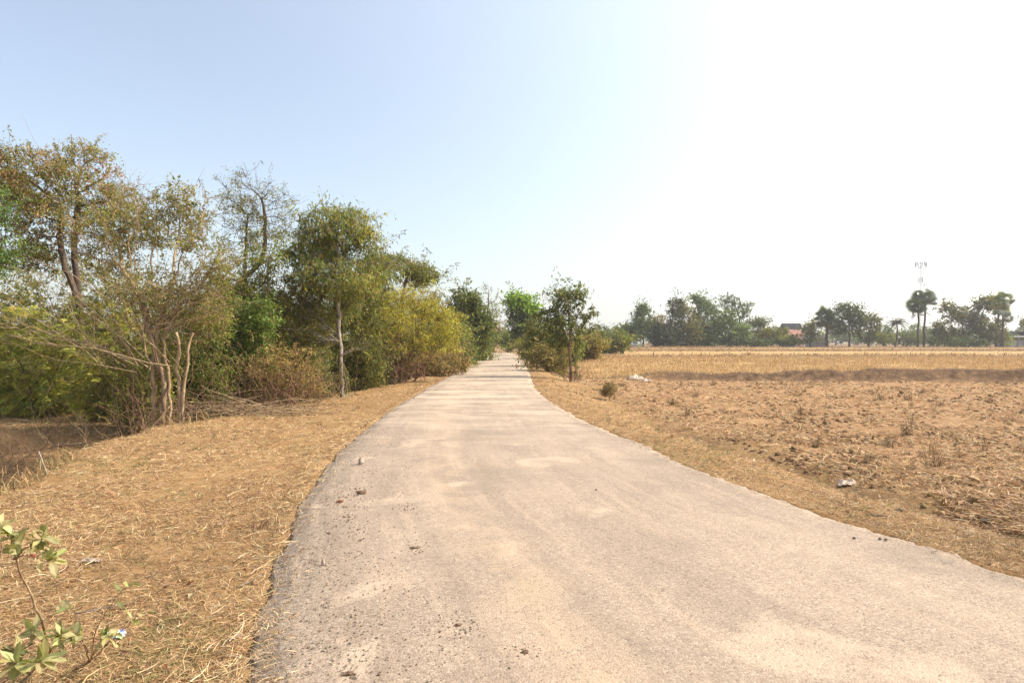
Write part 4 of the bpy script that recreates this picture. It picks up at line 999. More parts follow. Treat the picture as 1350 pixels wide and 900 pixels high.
def far_trees():
    """the tree line beyond the field, each tree on its own"""
    G = 'trees in the line beyond the fields'
    T = [
        (800, 176, [(800, 446, 16, 10)], OLIVE + GREEN, 'low olive tree at the left end of the far tree line'),
        (826, 172, [(826, 440, 16, 14), (815, 448, 12, 8)], GREEN + OLIVE, 'round olive green tree left of the parked pale car'),
        (848, 168, [(848, 425, 14, 20), (846, 408, 9, 8), (838, 440, 14, 14)], GREEN + [(.09, .12, .05)], 'upright soft green tree standing over the parked pale car'),
        (872, 182, [(872, 432, 14, 18)], BROWN + OLIVE, 'thin brownish tree between two darker trees of the far line'),
        (880, 160, [(878, 445, 22, 15), (870, 440, 14, 16), (888, 420, 12, 18), (890, 400, 11, 6)], DARK + [(.03, .035, .03)], 'very dark wide tree with a small separate top tuft'),
        (905, 162, [(905, 430, 18, 22), (898, 410, 13, 12), (910, 447, 20, 12)], OLIVE_BROWN + OLIVE, 'olive brown tree right of the very dark wide tree'),
        (930, 168, [(928, 412, 16, 18), (920, 395, 10, 8), (936, 430, 18, 22), (930, 448, 18, 10)], BLUEG + GREEN, 'tall blue green tree in the middle of the far line'),
        (965, 178, [(962, 400, 14, 12), (980, 410, 12, 16), (984, 428, 9, 12)], BLUEG + DARK, 'tall airy tree rising behind the fresh green one'),
        (962, 162, [(958, 425, 16, 18), (972, 440, 18, 16), (955, 445, 14, 12)], BRIGHT[2:] + GREEN + [(.13, .18, .03)], 'fresh yellow green tree in the far line'),
        (995, 172, [(997, 430, 9, 12), (1005, 425, 7, 8)], BLUEG + OLIVE, 'wispy see-through tree at the right end of the dense clump'),
        (1010, 165, [(1012, 443, 16, 10), (1024, 440, 16, 8)], OLIVE + [(.19, .17, .03)], 'olive yellow bushy tree in front of the house'),
        (1000, 160, [(1000, 452, 22, 5)], DARK + BLUEG, 'low dark hedge-like bush left of the house'),
        (1040, 160, [(1042, 450, 20, 7)], OLIVE_BROWN + GREEN, 'low mixed bush below the orange roofed house'),
        (1068, 160, [(1068, 440, 9, 12), (1070, 430, 6, 6)], [(.12, .13, .08), (.16, .15, .09)], 'grey green small tree right of the house'),
        (1120, 158, [(1118, 412, 18, 14), (1126, 425, 16, 14), (1108, 430, 12, 14)], DARK + GREEN[2:3], 'large dark tree behind the first fan palm'),
        (1145, 160, [(1148, 428, 13, 14), (1142, 444, 14, 10)], DARK + OLIVE, 'dark rounded tree right of the large dark tree'),
        (1165, 172, [(1165, 446, 14, 8)], [(.2, .2, .04), (.15, .16, .04)], 'low yellowish bush below the coconut palm'),
        (1195, 190, [(1195, 447, 18, 8)], GREEN + OLIVE, 'low pale green bush between coconut palm and fan palms'),
        (1235, 192, [(1235, 446, 20, 9)], GREEN + BLUEG, 'low pale green bush just right of the twin fan palms'),
        (1245, 165, [(1243, 436, 12, 12), (1252, 444, 16, 10)], DARK + OLIVE, 'dull dark bush left of the wide spreading tree'),
        (1272, 158, [(1258, 412, 17, 14), (1278, 415, 18, 14), (1250, 402, 9, 6), (1272, 435, 20, 12)], OLIVE_BROWN + DARK, 'wide spreading tree with airy pale brown crown'),
        (1300, 156, [(1300, 400, 14, 9), (1310, 440, 18, 14), (1290, 425, 14, 12)], OLIVE + DARK, 'tall mixed tree left of the last fan palm'),
        (1275, 150, [(1278, 452, 24, 7)], DARK + BLUEG, 'dark low bush under the wide spreading tree'),
        (1322, 160, [(1322, 448, 8, 6)], [(.17, .2, .03), (.12, .15, .03)], 'small bright yellow green bush near the long shed'),
        (1345, 185, [(1345, 440, 10, 8), (1360, 432, 16, 14)], GREEN + OLIVE, 'light green tree behind the long shed at the right edge'),
    ]
    for i, (bp, D, lobes, pal, lab) in enumerate(T):
        b = gbase(bp, D)
        lb = [LB(*l, D, 0, .9) for l in lobes]
        airy = any(w in lab for w in ('airy', 'wispy', 'thin'))
        vol = sum(l[3] * l[5] for l in lb)
        make_tree('broadleaf_tree' if 'bush' not in lab else 'far_bush', lab, 'tree' if 'bush' not in lab else 'bush', b, lb, n_att=int(min(700, 60 + vol * 13)), step=.75, di=7, dk=.95, r_base=.22 if 'bush' not in lab else .09, r_tip=.03,
                  pal=pal, bark=BARK_DARK, per=6 if not airy else 4, twigs=3, L=.42, W=.26, twig_len=(.4, 1.1), gap=.12 if airy else -.02, leafp=.2 if airy else 0, group=G, jit=.2, fill=1.3, fper=8, fgap=.12 if airy else .03, bright=1.3)
    # a second, deeper band far behind, seen through the gaps
    for k in range(26):
        px = 560 + k * 34 + rng.uniform(-8, 8); D = rng.uniform(255, 330)
        h = rng.uniform(5, 10)
        b = gbase(px, D)
        x, y, z = b
        make_tree('distant_tree', 'hazy distant tree low on the horizon behind the main tree line', 'tree', b, [(x, y, z + h * .55, rng.uniform(5, 8), 5, h * .42), (x + rng.uniform(-5, 5), y, z + h * .4, 5, 5, h * .35)],
                  n_att=130, step=1.3, di=12, dk=1.6, r_base=.3, r_tip=.06, pal=GREEN + DARK, bark=BARK_DARK, per=5, twigs=3, L=.8, W=.55, twig_len=(.6, 1.6), gap=-.2, group='hazy distant trees', fill=1, fper=5)

def bare_fan(name, label, base_px, D, fan, n, mat, cat='branches', r=(.006, .016), length=(1.2, 3.0), side=3, group=None, b=None, curve=.15, base_r=.15):
    """dead stems fanning out of one root"""
    b = np.array(b if b is not None else gbase(base_px, D))
    root = thing(name, label, cat, tuple(b), group)
    a0, a1 = fan
    th = rng.uniform(a0, a1, n); ya = rng.normal(0, .4, n)
    d = np.stack([np.sin(th), ya * .6, np.cos(th)], 1); d /= np.linalg.norm(d, axis=1, keepdims=True)
    ln = rng.uniform(*length, n); t = np.linspace(0, 1, 8)
    st = rng.normal(0, base_r, (n, 3)); st[:, 2] = np.abs(st[:, 2]) * .5
    P = st[:, None] + d[:, None] * (ln[:, None] * t)[..., None]
    bend = rng.normal(0, curve, (n, 3)); bend[:, 2] -= curve * .6
    P = P + bend[:, None] * (ln[:, None] * t ** 2)[..., None]
    P[:, 1:] += np.cumsum(rng.normal(0, .026, P[:, 1:].shape), 1) * ln[:, None, None]
    rr = rng.uniform(*r, n)
    R = rr[:, None] * (1 - .75 * t)[None]
    v, f = many_tubes(P, R, 4)
    V = [v]; Fs = [f]; off = len(v)
    # side twigs
    m = n * side
    i = np.repeat(np.arange(n), side); k = rng.integers(2, 7, m)
    s0 = P[i, k]; dd = P[i, k] - P[i, k - 1]; dd /= np.linalg.norm(dd, axis=1, keepdims=True) + 1e-9
    dd = dd + rng.normal(0, .55, dd.shape); dd /= np.linalg.norm(dd, axis=1, keepdims=True)
    l2 = ln[i] * rng.uniform(.15, .45, m); t2 = np.linspace(0, 1, 5)
    P2 = s0[:, None] + dd[:, None] * (l2[:, None] * t2)[..., None]; P2[:, 1:] += np.cumsum(rng.normal(0, .02, P2[:, 1:].shape), 1) * l2[:, None, None]
    R2 = (rr[i] * .45)[:, None] * (1 - .7 * t2)[None]
    v, f = many_tubes(P2, R2, 3); V.append(v); Fs.append(f + off)
    link('branches', fast_mesh('branches', np.concatenate(V), np.concatenate(Fs), 4, mat, None, True), root)
    return root

def stick(name, label, p0, p1, r, mat, cat='stick', k=6, wob=.03):
    p0 = np.array(p0, float); p1 = np.array(p1, float)
    t = np.linspace(0, 1, 9)[:, None]; P = p0 + (p1 - p0) * t
    P[1:-1] += rng.normal(0, wob * np.linalg.norm(p1 - p0) * .25, P[1:-1].shape)
    R = r * (1 - .4 * t[:, 0])
    b = p0.copy()
    mb = MB(); mb.tube(P - b, R, k)
    o = mb.build(name, mat, None, tuple(b), smooth=True)
    return tag(o, label, cat)

def dead_wood():
    bare_fan('dead_branches', 'fan of long bare straw coloured stems leaning left over the feathery shrubs', 205, 14.4, (-1.3, -.1), 34, TWIG, b=(unproj(190, 490, 14.6)), length=(1.8, 4.2), r=(.006, .014), base_r=.42, curve=.07)
    bare_fan('dead_branches', 'spray of bare pale stems leaning right above the pale twin stems', 225, 14.6, (.1, 1.15), 40, TWIG, b=(unproj(212, 440, 14.8)), length=(1.0, 2.5), r=(.005, .011), curve=.08, base_r=.28)
    bare_fan('dead_branches', 'tangle of thin upright dead stems around the many stemmed trunk', 205, 14.4, (-.7, .7), 36, TWIG_RED, length=(.8, 2.2), r=(.006, .013), base_r=.3)
    bare_fan('dead_bush', 'reddish dead bush with tangled twigs behind the branch heap', 345, 17, (-1.1, 1.2), 70, TWIG_RED, length=(.7, 1.7), r=(.005, .010), base_r=.5, side=5, cat='bush')
    bare_fan('dead_bush', 'small reddish dead bush left of the pale grey trunk', 395, 18.5, (-1.2, 1.2), 46, TWIG_RED, length=(.5, 1.1), r=(.005, .009), base_r=.35, side=5, cat='bush')
    bare_fan('dead_branches', 'bare brown stems splayed at the foot of the yellow bush', 530, 27, (-1.1, 1.1), 60, TWIG_RED, length=(.8, 2.1), r=(.008, .016), base_r=.5, side=4)
    bare_fan('dead_branches', 'grey brown bare stems low beside the pale grey trunk', 440, 19.8, (-1.0, .6), 24, BARK_BROWN, length=(.5, 1.5), r=(.006, .015), base_r=.25)
    bare_fan('dead_branches', 'reddish bare twigs low at the foot of the open crowned tree', 757, 30.5, (-1.0, 1.0), 26, TWIG_RED, length=(.4, 1.1), r=(.006, .012), base_r=.2)
    bare_fan('dead_branches', 'pale bare branch spraying sideways from the pale trunked tree', 447, 20.3, (-1.5, -.7), 9, BARK_PALE, b=unproj(447, 450, 20.3), length=(1.0, 1.9), r=(.008, .018), base_r=.006, curve=.1)
    bare_fan('dead_branches', 'grey branchlets spraying right from the pale trunked tree', 447, 20.3, (.7, 1.4), 6, BARK_PALE, b=unproj(449, 470, 20.3), length=(.5, 1.0), r=(.006, .012), base_r=.004, curve=.1)
    bare_fan('dead_bush', 'low dry brush in the dark hollow at the left edge', 30, 12.6, (-1.4, 1.4), 40, TWIG_RED, length=(.3, .9), r=(.004, .008), base_r=.4, side=5, cat='bush')
    bare_fan('dead_bush', 'low dry brush on the far side of the hollow below the feathery shrubs', 110, 14.8, (-1.4, 1.4), 46, TWIG, length=(.3, .9), r=(.004, .008), base_r=.5, side=5, cat='bush')
    # heap of cut branches lying on the verge
    D = 15.6
    b = np.array(gbase(325, D)); root = thing('branch_heap', 'low heap of cut dead branches lying on the verge beside the ditch', 'branches', tuple(b))
    n = 120
    st = np.stack([rng.uniform(-1.5, 1.5, n), rng.normal(0, .3, n), np.abs(rng.normal(0, .11, n)) + .02], 1)
    az = rng.normal(0, .5, n) + np.pi * (rng.random(n) < .5)
    d = np.stack([np.cos(az), np.sin(az) * .6, rng.normal(.03, .16, n)], 1)
    ln = rng.uniform(.4, 1.3, n); t = np.linspace(0, 1, 7)
    P = st[:, None] + d[:, None] * (ln[:, None] * t)[..., None]; P[:, 1:] += np.cumsum(rng.normal(0, .03, P[:, 1:].shape), 1) * ln[:, None, None]
    zz = H(P[..., 0] + b[0], P[..., 1] + b[1], False) - b[2]
    P[..., 2] = np.maximum(P[..., 2], zz + .015)
    v, f = many_tubes(P, rng.uniform(.005, .012, n)[:, None] * (1 - .6 * t)[None], 4)
    link('branches', fast_mesh('branches', v, f, 4, TWIG, None, True), root)
    n = 60
    st = np.stack([rng.uniform(-1.6, 1.3, n), rng.normal(-.15, .25, n), np.abs(rng.normal(0, .12, n)) + .05], 1)
    az = rng.normal(0.2, .6, n) + np.pi * (rng.random(n) < .5); d = np.stack([np.cos(az), np.sin(az) * .5, rng.normal(.05, .12, n)], 1)
    P = st[:, None] + d[:, None] * (rng.uniform(.5, 1.4, n)[:, None] * t)[..., None]; P[:, 1:] += np.cumsum(rng.normal(0, .02, P[:, 1:].shape), 1)
    zz = H(P[..., 0] + b[0], P[..., 1] + b[1], False) - b[2]; P[..., 2] = np.maximum(P[..., 2], zz + .015)
    v, f = many_tubes(P, rng.uniform(.006, .014, n)[:, None] * (1 - .6 * t)[None], 4)
    link('pale_sticks', fast_mesh('pale_sticks', v, f, 4, TWIG, None, True), root)
    # two pale lopped stems
    D = 14.7; b = np.array(gbase(240, D)); root = thing('lopped_tree', 'two pale lopped stems rising together right of the many stemmed tree', 'tree', tuple(b))
    for pts, r in (([gbase(238, D), PT(236, 520, D), PT(233, 480, D), PT(237, 452, D), PT(232, 438, D)], .036), ([gbase(243, D), PT(241, 515, D), PT(246, 475, D), PT(250, 450, D), PT(254, 440, D)], .032)):
        mb = MB(); P = np.array(pts) - b; P[0, 2] -= .1
        tt = np.linspace(0, len(P) - 1, 14); P = np.stack([np.interp(tt, range(len(P)), P[:, a]) for a in range(3)], 1); P[1:] += rng.normal(0, .012, P[1:].shape)
        mb.tube(P, np.linspace(r * 1.25, r * .75, 14), 8); mb.build('trunk', TWIG, root, smooth=True)
    # short stump posts next to them and single sticks
    def g(px, py):
        for d in np.arange(2.5, 60, .05):
            x = (px - 675) / F * d; z = Hs(x, d)
            if HZ + (CAMH - z) * F / d <= py: return np.array([x, d, z])
        return np.array([x, d, z])
    p = g(190, 572); q = p + [.42, .1, .5]; stick('leaning_stick', 'pale stick leaning out of the ground in front of the many stemmed tree', p - [0, 0, .05], q, .018, TWIG)
    p = g(66, 628); stick('leaning_stick', 'straight pale peeled stick stuck in the ditch bank at the left', p - [0, 0, .08], p + [-.14, .0, .30], .013, BARK_PALE, wob=.01)
    p = g(30, 633); stick('wooden_stub', 'short pale broken stub standing on the bank edge at the far left', p - [0, 0, .06], p + [-.03, .02, .13], .022, BARK_PALE, 'stub')
    p = g(218, 548); stick('wooden_stub', 'reddish sawn stump end low beside the branch heap', p + [.3, 0, -.1], p + [.3, 0, .16], .06, BARK_BROWN, 'stub')
    p = g(312, 780); stick('dry_stalk', 'thick pale dry stalk lying near the road edge at the left', p + [0, 0, .015], p + [.10, .22, .03], .005, BARK_PALE, 'stalk')
    p = g(100, 815); stick('dry_stalk', 'pale dry stalk lying just behind the leafy sapling', p + [0, 0, .02], p + [.24, .12, .03], .005, BARK_PALE, 'stalk')
    p = g(160, 565); stick('fallen_branch', 'long thin branch lying flat on the low ground beyond the ditch bank', p + [0, 0, .04], p + [-1.2, -.1, .04], .014, TWIG, 'branch')
    p = g(70, 590); stick('fallen_branch', 'bleached broken branch lying in the ditch at the left', p + [0, 0, .03], p + [.55, .1, .06], .02, BARK_PALE, 'branch')
    p = g(1150, 681); stick('wood_splinter', 'flat pale wood splinter lying on the right verge', p + [0, 0, .012], p + [.11, -.01, .012], .009, BARK_PALE, 'splinter')
    p = g(0, 500)
    b = np.array(unproj(130, 538, 14)); 
    return g

def stone(name, label, p, s, mat, cat, sub=4, sx=1, sy=1, sz=1, rough=.25, seed=0):
    import bmesh
    bm = bmesh.new(); bmesh.ops.create_icosphere(bm, subdivisions=sub, radius=1)
    V = np.array([v.co[:] for v in bm.verts]); n = fbm(V[:, 0] * 1.6 + seed, V[:, 1] * 1.6, V[:, 2] * 1.6, 4, seed)
    n = n + .5 * fbm(V[:, 0] * 6 + seed, V[:, 1] * 6, V[:, 2] * 6, 3, seed + 50)
    V = V * (1 + rough * n)[:, None] * np.array([sx, sy, sz]) * s
    for v, c in zip(bm.verts, V): v.co = c
    me = bpy.data.meshes.new(name); bm.to_mesh(me); bm.free(); me.materials.append(mat)
    o = link(name, me, None, (p[0], p[1], p[2] + s * sz * .35))
    return tag(o, label, cat)

def small_things(g):
    ST = plain('grey_stone', (.32, .26, .2), .9, .3, 30); MUD = plain('dried_mud', (.17, .105, .065), .95, .35, 30); GRN = plain('dark_stone', (.09, .075, .05), .9, .3, 20)
    PALE = plain('pale_stone', (.55, .48, .42), .9, .25, 20)
    def onroad(px, py):
        d = 1.6 * F / (py - HZ); x = (px - 675) / F * d
        return np.array([x, d, float(road_z(x, d)) + .01])
    # pointed stone made as a faceted cone-like rock
    stone('stone', 'small upright pointed grey stone alone on the road near the left edge', onroad(476, 613), .05, ST, 'stone', 2, .75, .7, 1.35, .35, 3)
    stone('mud_clod', 'largest dark mud clod on the road a little below the pointed stone', onroad(477, 652), .034, MUD, 'clod', 4, 1.4, .8, .55, .6, 5)
    stone('mud_clod', 'reddish mud clod in the middle of the reddish crumb patch', onroad(448, 663), .022, plain('red_mud', (.2, .085, .045), .95, .3, 30), 'clod', 4, 1.5, .9, .5, .6, 6)
    stone('mud_clod', 'flat elongated mud clod in the left wheel track', onroad(547, 725), .022, MUD, 'clod', 4, 1.7, .7, .4, .6, 7)
    stone('stone', 'small tilted stone on the road close to the left verge', onroad(426, 747), .022, ST, 'stone', 2, .6, .6, 1.4, .4, 8)
    stone('mud_clod', 'mud clod at the bottom of the road beside a few dark crumbs', onroad(692, 864), .014, MUD, 'clod', 4, 1.3, .8, .7, .6, 9)
    stone('mud_clod', 'brown mud clod left of the lowest clod near the picture bottom', onroad(604, 828), .013, MUD, 'clod', 4, 1.5, .8, .6, .6, 10)
    stone('mud_clod', 'round mud clod at the very bottom of the road', onroad(461, 892), .014, MUD, 'clod', 4, 1.3, .9, .6, .5, 11)
    stone('stone', 'dark mossy stone on the right verge near the picture edge', g(1300, 690), .05, GRN, 'stone', 3, 1.1, .8, .7, .4, 12)
    stone('stone', 'small dark stone on the golden strip of the right verge', g(1186, 675), .03, GRN, 'stone', 3, 1.6, .8, .5, .4, 13)
    for i, (px, py) in enumerate([(1126, 708), (1160, 709), (1168, 710), (786, 647)]):
        stone('pebble', 'tiny dark pebble near the right edge of the road' if i < 3 else 'tiny dark pebble alone in the middle of the road', onroad(px, py), .012, GRN, 'pebble', 2, 1.2, .9, .7, .3, 20 + i).update_tag()
    for o in [o for o in bpy.data.objects if o.name.startswith('pebble') and 'near the right' in o['label']]: o['group'] = 'pebbles near the right road edge'
    # crumpled plant litter beside the road at the left
    bare_fan('root_clump', 'small uprooted dry root clump on the verge near the left road edge', 345, 5.3, (-1.5, 1.5), 16, TWIG_RED, b=g(342, 704) + [0, 0, .02], length=(.04, .13), r=(.002, .006), base_r=.03, cat='roots')
    # white rubbish by the field: crumpled pale rags
    def rag(name, label, p, w, d, h, mat, seed, cat='rag'):
        nx, ny = 40, 24
        u, v = np.meshgrid(np.linspace(-1, 1, nx), np.linspace(-1, 1, ny))
        r = 1 - .35 * np.abs(fbm(np.arctan2(v, u) * 1.5, 0 * u, 0, 2, seed))
        X = u * w / 2 * r; Y = v * d / 2 * r
        Z = h * (1 - np.maximum(np.abs(u), np.abs(v)) ** 2) * (.55 + .9 * fbm(u * 2.2, v * 1.6, seed, 3, seed)) + .012 * fbm(u * 7, v * 7, 0, 2, seed)
        i = (np.arange(ny - 1) * nx)[:, None]; j = np.arange(nx - 1)[None]
        Fq = np.stack([i + j, i + j + 1, i + nx + j + 1, i + nx + j], -1).reshape(-1, 4)
        me = fast_mesh(name, np.stack([X, Y, np.maximum(Z, -.01)], -1), Fq, 4, mat, None, True)
        o = link(name, me, None, (p[0], p[1], p[2] + .015)); s = o.modifiers.new('t', 'SOLIDIFY'); s.thickness = .006
        return tag(o, label, cat)
    CL = plain('pale_cloth', (.50, .39, .30), .8, .15, 12)
    rag('cloth_rag', 'crumpled whitish pink rag lying at the field edge on the right', g(1117, 641), .30, .16, .09, CL, 31)
    rag('cloth_rag', 'pale crumpled sack bundle lying at the left end of the earth bank', g(838, 500), .85, .5, .3, CL, 35)
    rag('cloth_rag', 'small folded pale sack beside the larger sack bundle at the earth bank', g(845, 502) + [.25, -.25, 0], .5, .35, .16, CL, 38)
    # snack wrapper under the sapling
    m, nt = newmat('printed_wrapper')
    tc = N(nt, 'ShaderNodeTexCoord').outputs['Object']
    n1 = noise(nt, tc, 14, 2, .5); finish(nt, ramp(nt, [(.40, (.1, .16, .55)), (.46, (.65, .7, .8)), (.55, (.25, .5, .12)), (.62, (.7, .72, .75))], n1), .25, None, spec=.6)
    rag('plastic_wrapper', 'shiny blue and white plastic wrapper in the grass under the sapling', g(152, 842), .11, .08, .05, m, 41, 'wrapper')
    rag('plastic_bag', 'faded grey flattened plastic bag in the grass at the lower left', g(120, 742), .16, .06, .02, plain('grey_plastic', (.34, .26, .2), .5, .1, 10), 44, 'bag')
    m2 = plain('red_foil', (.42, .07, .04), .4, .1, 10)
    rag('litter_scrap', 'tiny red scrap in the grass among the sapling leaves', g(42, 735), .035, .02, .012, m2, 45, 'litter')

def field_plants(g):
    # little bush at the field edge
    b = g(803, 527)
    D = b[1]
    make_tree('small_bush', 'small knee high bush alone at the left end of the field', 'bush', tuple(b), [LB(804, 512, 11, 9, D), LB(800, 518, 8, 6, D)],
              n_att=160, step=.06, di=.6, dk=.08, r_base=.012, r_tip=.003, bright=1.2, bare=.35, fgap=.1, pal=[(.25, .19, .11), (.19, .14, .07), (.15, .12, .06), (.32, .26, .17), (.26, .15, .08)], bark=TWIG_RED, per=6, twigs=4, twig_len=(.04, .12), L=.035, W=.018)
    # three tuft shapes, copied over the field
    protos = []
    for k in range(3):
        n = 26 + 10 * k
        p = np.zeros((n, 3)); p[:, :2] = rng.normal(0, .035, (n, 2))
        v, f, c = blades(p, rng.uniform(0, 6.28, n), rng.uniform(.6, 1.5, n), rng.uniform(.1, .26, n), rng.uniform(.006, .012, n), rng.uniform(0, .9, n), palette([(.16, .10, .05), (.24, .15, .08), (.12, .10, .04), (.34, .23, .12)], n))
        protos.append(fast_mesh('grass_tuft', v, f, 4, STRAW, c))
    spots = []
    for q in [(884, 534), (862, 530), (1055, 545), (1278, 541), (1240, 535), (1060, 517), (1050, 517), (958, 545), (1118, 556), (970, 560), (1330, 560), (1195, 528), (905, 548), (1010, 528), (1090, 570)]:
        spots.append(g(*q))
    for _ in range(70):
        y = rng.uniform(8, 33); x = XR(y) + 3 + rng.random() * (.8 * y - XR(y) - 2)
        if x < .83 * y: spots.append(np.array([x, y, Hs(x, y)]))
    for i, p in enumerate(spots):
        o = bpy.data.objects.new('grass_tuft', protos[i % 3]); COL.objects.link(o)
        o.location = (float(p[0]), float(p[1]), float(p[2]) - .01); o.rotation_euler = (0, 0, rng.uniform(0, 6.28)); s = rng.uniform(.6, 1.5); o.scale = (s, s, s * rng.uniform(.7, 1.2))
        tag(o, 'dry dark grass tuft sprouting among the cut straw of the field', 'grass tuft', 'dry grass tufts on the cut field')

def big_leaf(mesh, base, d, n, L, W, c):
    d = d / np.linalg.norm(d); s = np.cross(d, n); s /= np.linalg.norm(s); n = np.cross(s, d)
    ts = [0, .12, .3, .5, .7, .87, 1.0]; ws = [.02, .45, .9, 1, .82, .45, .0]
    V, Fq, C = mesh
    b0 = len(V)
    bendy = rng.uniform(.05, .3)
    for t, w in zip(ts, ws):
        c0 = base + d * L * t - n * L * bendy * t * t
        for k in (-1, -.5, 0, .5, 1):
            V.append(c0 + s * k * w * W * .5 + n * (abs(k) * W * .14 * w + .004 * math.sin(t * 25 + k)))
            C.append(np.array(c) * (1.25 if k == 0 else 1.0))
    for i in range(len(ts) - 1):
        for j in range(4): a = b0 + i * 5 + j; Fq.append((a, a + 1, a + 6, a + 5))

def sapling(g):
    def stemplant(name, label, base, stems, cols, Lr, density=1.0):
        root = thing(name, label, 'plant', tuple(base))
        for pts, rad, leafn in stems:
            pts = np.array(pts) - base
            k = 16; t = np.linspace(0, len(pts) - 1, k); P = np.stack([np.interp(t, range(len(pts)), pts[:, a]) for a in range(3)], 1)
            for _ in range(3): P[1:-1] = (P[:-2] + 2 * P[1:-1] + P[2:]) / 4
            P[1:] += rng.normal(0, .003, P[1:].shape)
            mb = MB(); mb.tube(P, np.linspace(rad, rad * .4, k), 6); mb.build('stem', BARK_BROWN if rad < .005 else TWIG, root, smooth=True)
            V, Fq, C = [], [], []
            T = P[-1] - P[-4]; T /= np.linalg.norm(T)
            for i in range(leafn):
                f = 1 - .55 * rng.random() ** 1.6 * 1.0 if i > 1 else 1.0
                q = P[-1] * f + P[max(0, k - 8)] * (1 - f)
                a = i * 2.4 + rng.uniform(-.4, .4)
                _, A, B = frames(T[None]); o = A[0] * math.cos(a) + B[0] * math.sin(a)
                d = T * rng.uniform(.2, .9) + o + np.array([0, 0, .25])
                nn = np.array([0, 0, 1.]) + rng.normal(0, .45, 3) - .3 * o
                big_leaf((V, Fq, C), q, d, nn, rng.uniform(*Lr) * .9, rng.uniform(*Lr) * .36, palette(cols, 1)[0])
            if V: link('leaves', fast_mesh('leaves', np.array(V), np.array(Fq), 4, LEAF, np.array(C), True), root)
    cols = [(.30, .27, .11), (.24, .23, .085), (.38, .34, .16), (.18, .18, .07), (.40, .35, .17)]
    b = g(66, 862)
    P = lambda px, py, d: np.array(unproj(px, py, d))
    stemplant('leafy_sapling', 'pale green leafy sapling with long bare stems in the lower left corner', b,
              [([b, P(60, 830, 3.2), P(38, 780, 3.1), P(18, 735, 3.0), P(14, 705, 2.95)], .007, 20),
               ([P(18, 737, 3.0), P(34, 722, 2.95), P(56, 708, 2.9)], .004, 20),
               ([P(20, 737, 3.0), P(30, 730, 3.0), P(66, 742, 3.0)], .0035, 11),
               ([b, P(70, 848, 3.3), P(80, 838, 3.2)], .005, 18), ([b, P(40, 860, 3.2), P(22, 862, 3.1)], .005, 18), ([b, P(55, 845, 3.3), P(48, 832, 3.2)], .005, 10),
               ([P(0, 735, 2.9), P(2, 720, 2.9), P(-4, 690, 2.9)], .004, 6)], cols, (.06, .105))
    b = g(118, 872)
    stemplant('leafy_sapling', 'smaller leafy sapling with thin dark arching twigs right of the bigger one', b,
              [([b, P(128, 850, 3.25), P(140, 836, 3.2)], .005, 12), ([b, P(112, 850, 3.2), P(100, 838, 3.1)], .005, 10),
               ([b, P(126, 832, 3.3), P(142, 800, 3.3), P(168, 772, 3.3)], .003, 5), ([b, P(140, 850, 3.3), P(165, 826, 3.3), P(186, 810, 3.3)], .003, 4), ([b, P(104, 830, 3.2), P(95, 800, 3.2)], .003, 4)], cols, (.06, .10))
    b = g(40, 893)
    stemplant('leafy_sapling', 'low cluster of broad pale leaves at the very bottom left corner', b,
              [([b, P(46, 882, 3.0), P(52, 872, 2.95)], .005, 9), ([b, P(30, 880, 3.0), P(24, 874, 2.95)], .005, 7)], cols, (.09, .13))

# ------------------------------------------------------------------ palms, buildings, mast, car
def fan_palm(label, px, base_py_d, crown_px, crown_py, r_px, cols, n=34, trunk_r=.22):
    D = base_py_d; b = np.array(gbase(px, D)); c = np.array(unproj(crown_px, crown_py, D)); R = r_px / F * D * 1.2; n = int(n * .8)
    root = thing('fan_palm', label, 'palm', tuple(b), 'fan palms beyond the fields')
    mb = MB(); P = np.array([b + (c - b) * t for t in np.linspace(0, 1, 10)]) - b; P[1:-1, 0] += rng.normal(0, .06, 8); P[0, 2] -= .2
    mb.tube(P, np.linspace(trunk_r * 1.25, trunk_r * .85, 10), 9); mb.build('trunk', BARK_DARK, root, smooth=True)
    Vs, Fs, Cs = [], [], []
    for i in range(n):
        z = 1 - 2 * (i + .5) / n; z = z * .97; a = i * 2.39996 + rng.uniform(-.2, .2)
        s = math.sqrt(max(0, 1 - z * z)); d = np.array([s * math.cos(a), s * math.sin(a), z]); rl = R * rng.uniform(.15, .74) * (1.05 if z < -.3 else 1)
        col = palette(cols if z > -.8 else [(.08, .06, .035), (.10, .08, .04)], 1)[0]
        hub = (c - b) + d * rl
        d = d + rng.normal(0, .65, 3); d /= np.linalg.norm(d)
        side = np.cross(d, [0, 0, 1.]); side /= np.linalg.norm(side) + 1e-9; up = np.cross(side, d)
        up = up * math.cos(.4) + d * 0
        FR = R * rng.uniform(.48, .66)
        segs = 15
        o = len(Vs); Vs.append((c - b) + d * rl * .15); Cs.append(col * .8); Vs.append(hub + side * .04); Cs.append(col)
        Vs.append(hub - side * .04); Cs.append(col); Fs.append((o, o + 1, o + 2))
        tw = rng.uniform(-1.2, 1.2); s2 = side * math.cos(tw) + up * math.sin(tw)
        for k in range(segs):
            t0 = (k / segs - .5) * math.radians(230); t1 = ((k + 1) / segs - .5) * math.radians(230); tm = (t0 + t1) / 2
            nrm = np.cross(d, s2)
            def q(t, r, lift=0): return hub + (d * math.cos(t) + s2 * math.sin(t)) * r + nrm * lift
            o = len(Vs)
            Vs += [hub, q(t0, FR * .5), q(tm, FR * rng.uniform(.9, 1.1), .05), q(t1, FR * .5, .03)]; Cs += [col * .9, col, col, col]
            Fs += [(o, o + 1, o + 2), (o, o + 2, o + 3)]
    link('crown', fast_mesh('crown', np.array(Vs), np.array(Fs), 3, LEAF, np.array(Cs)), root)

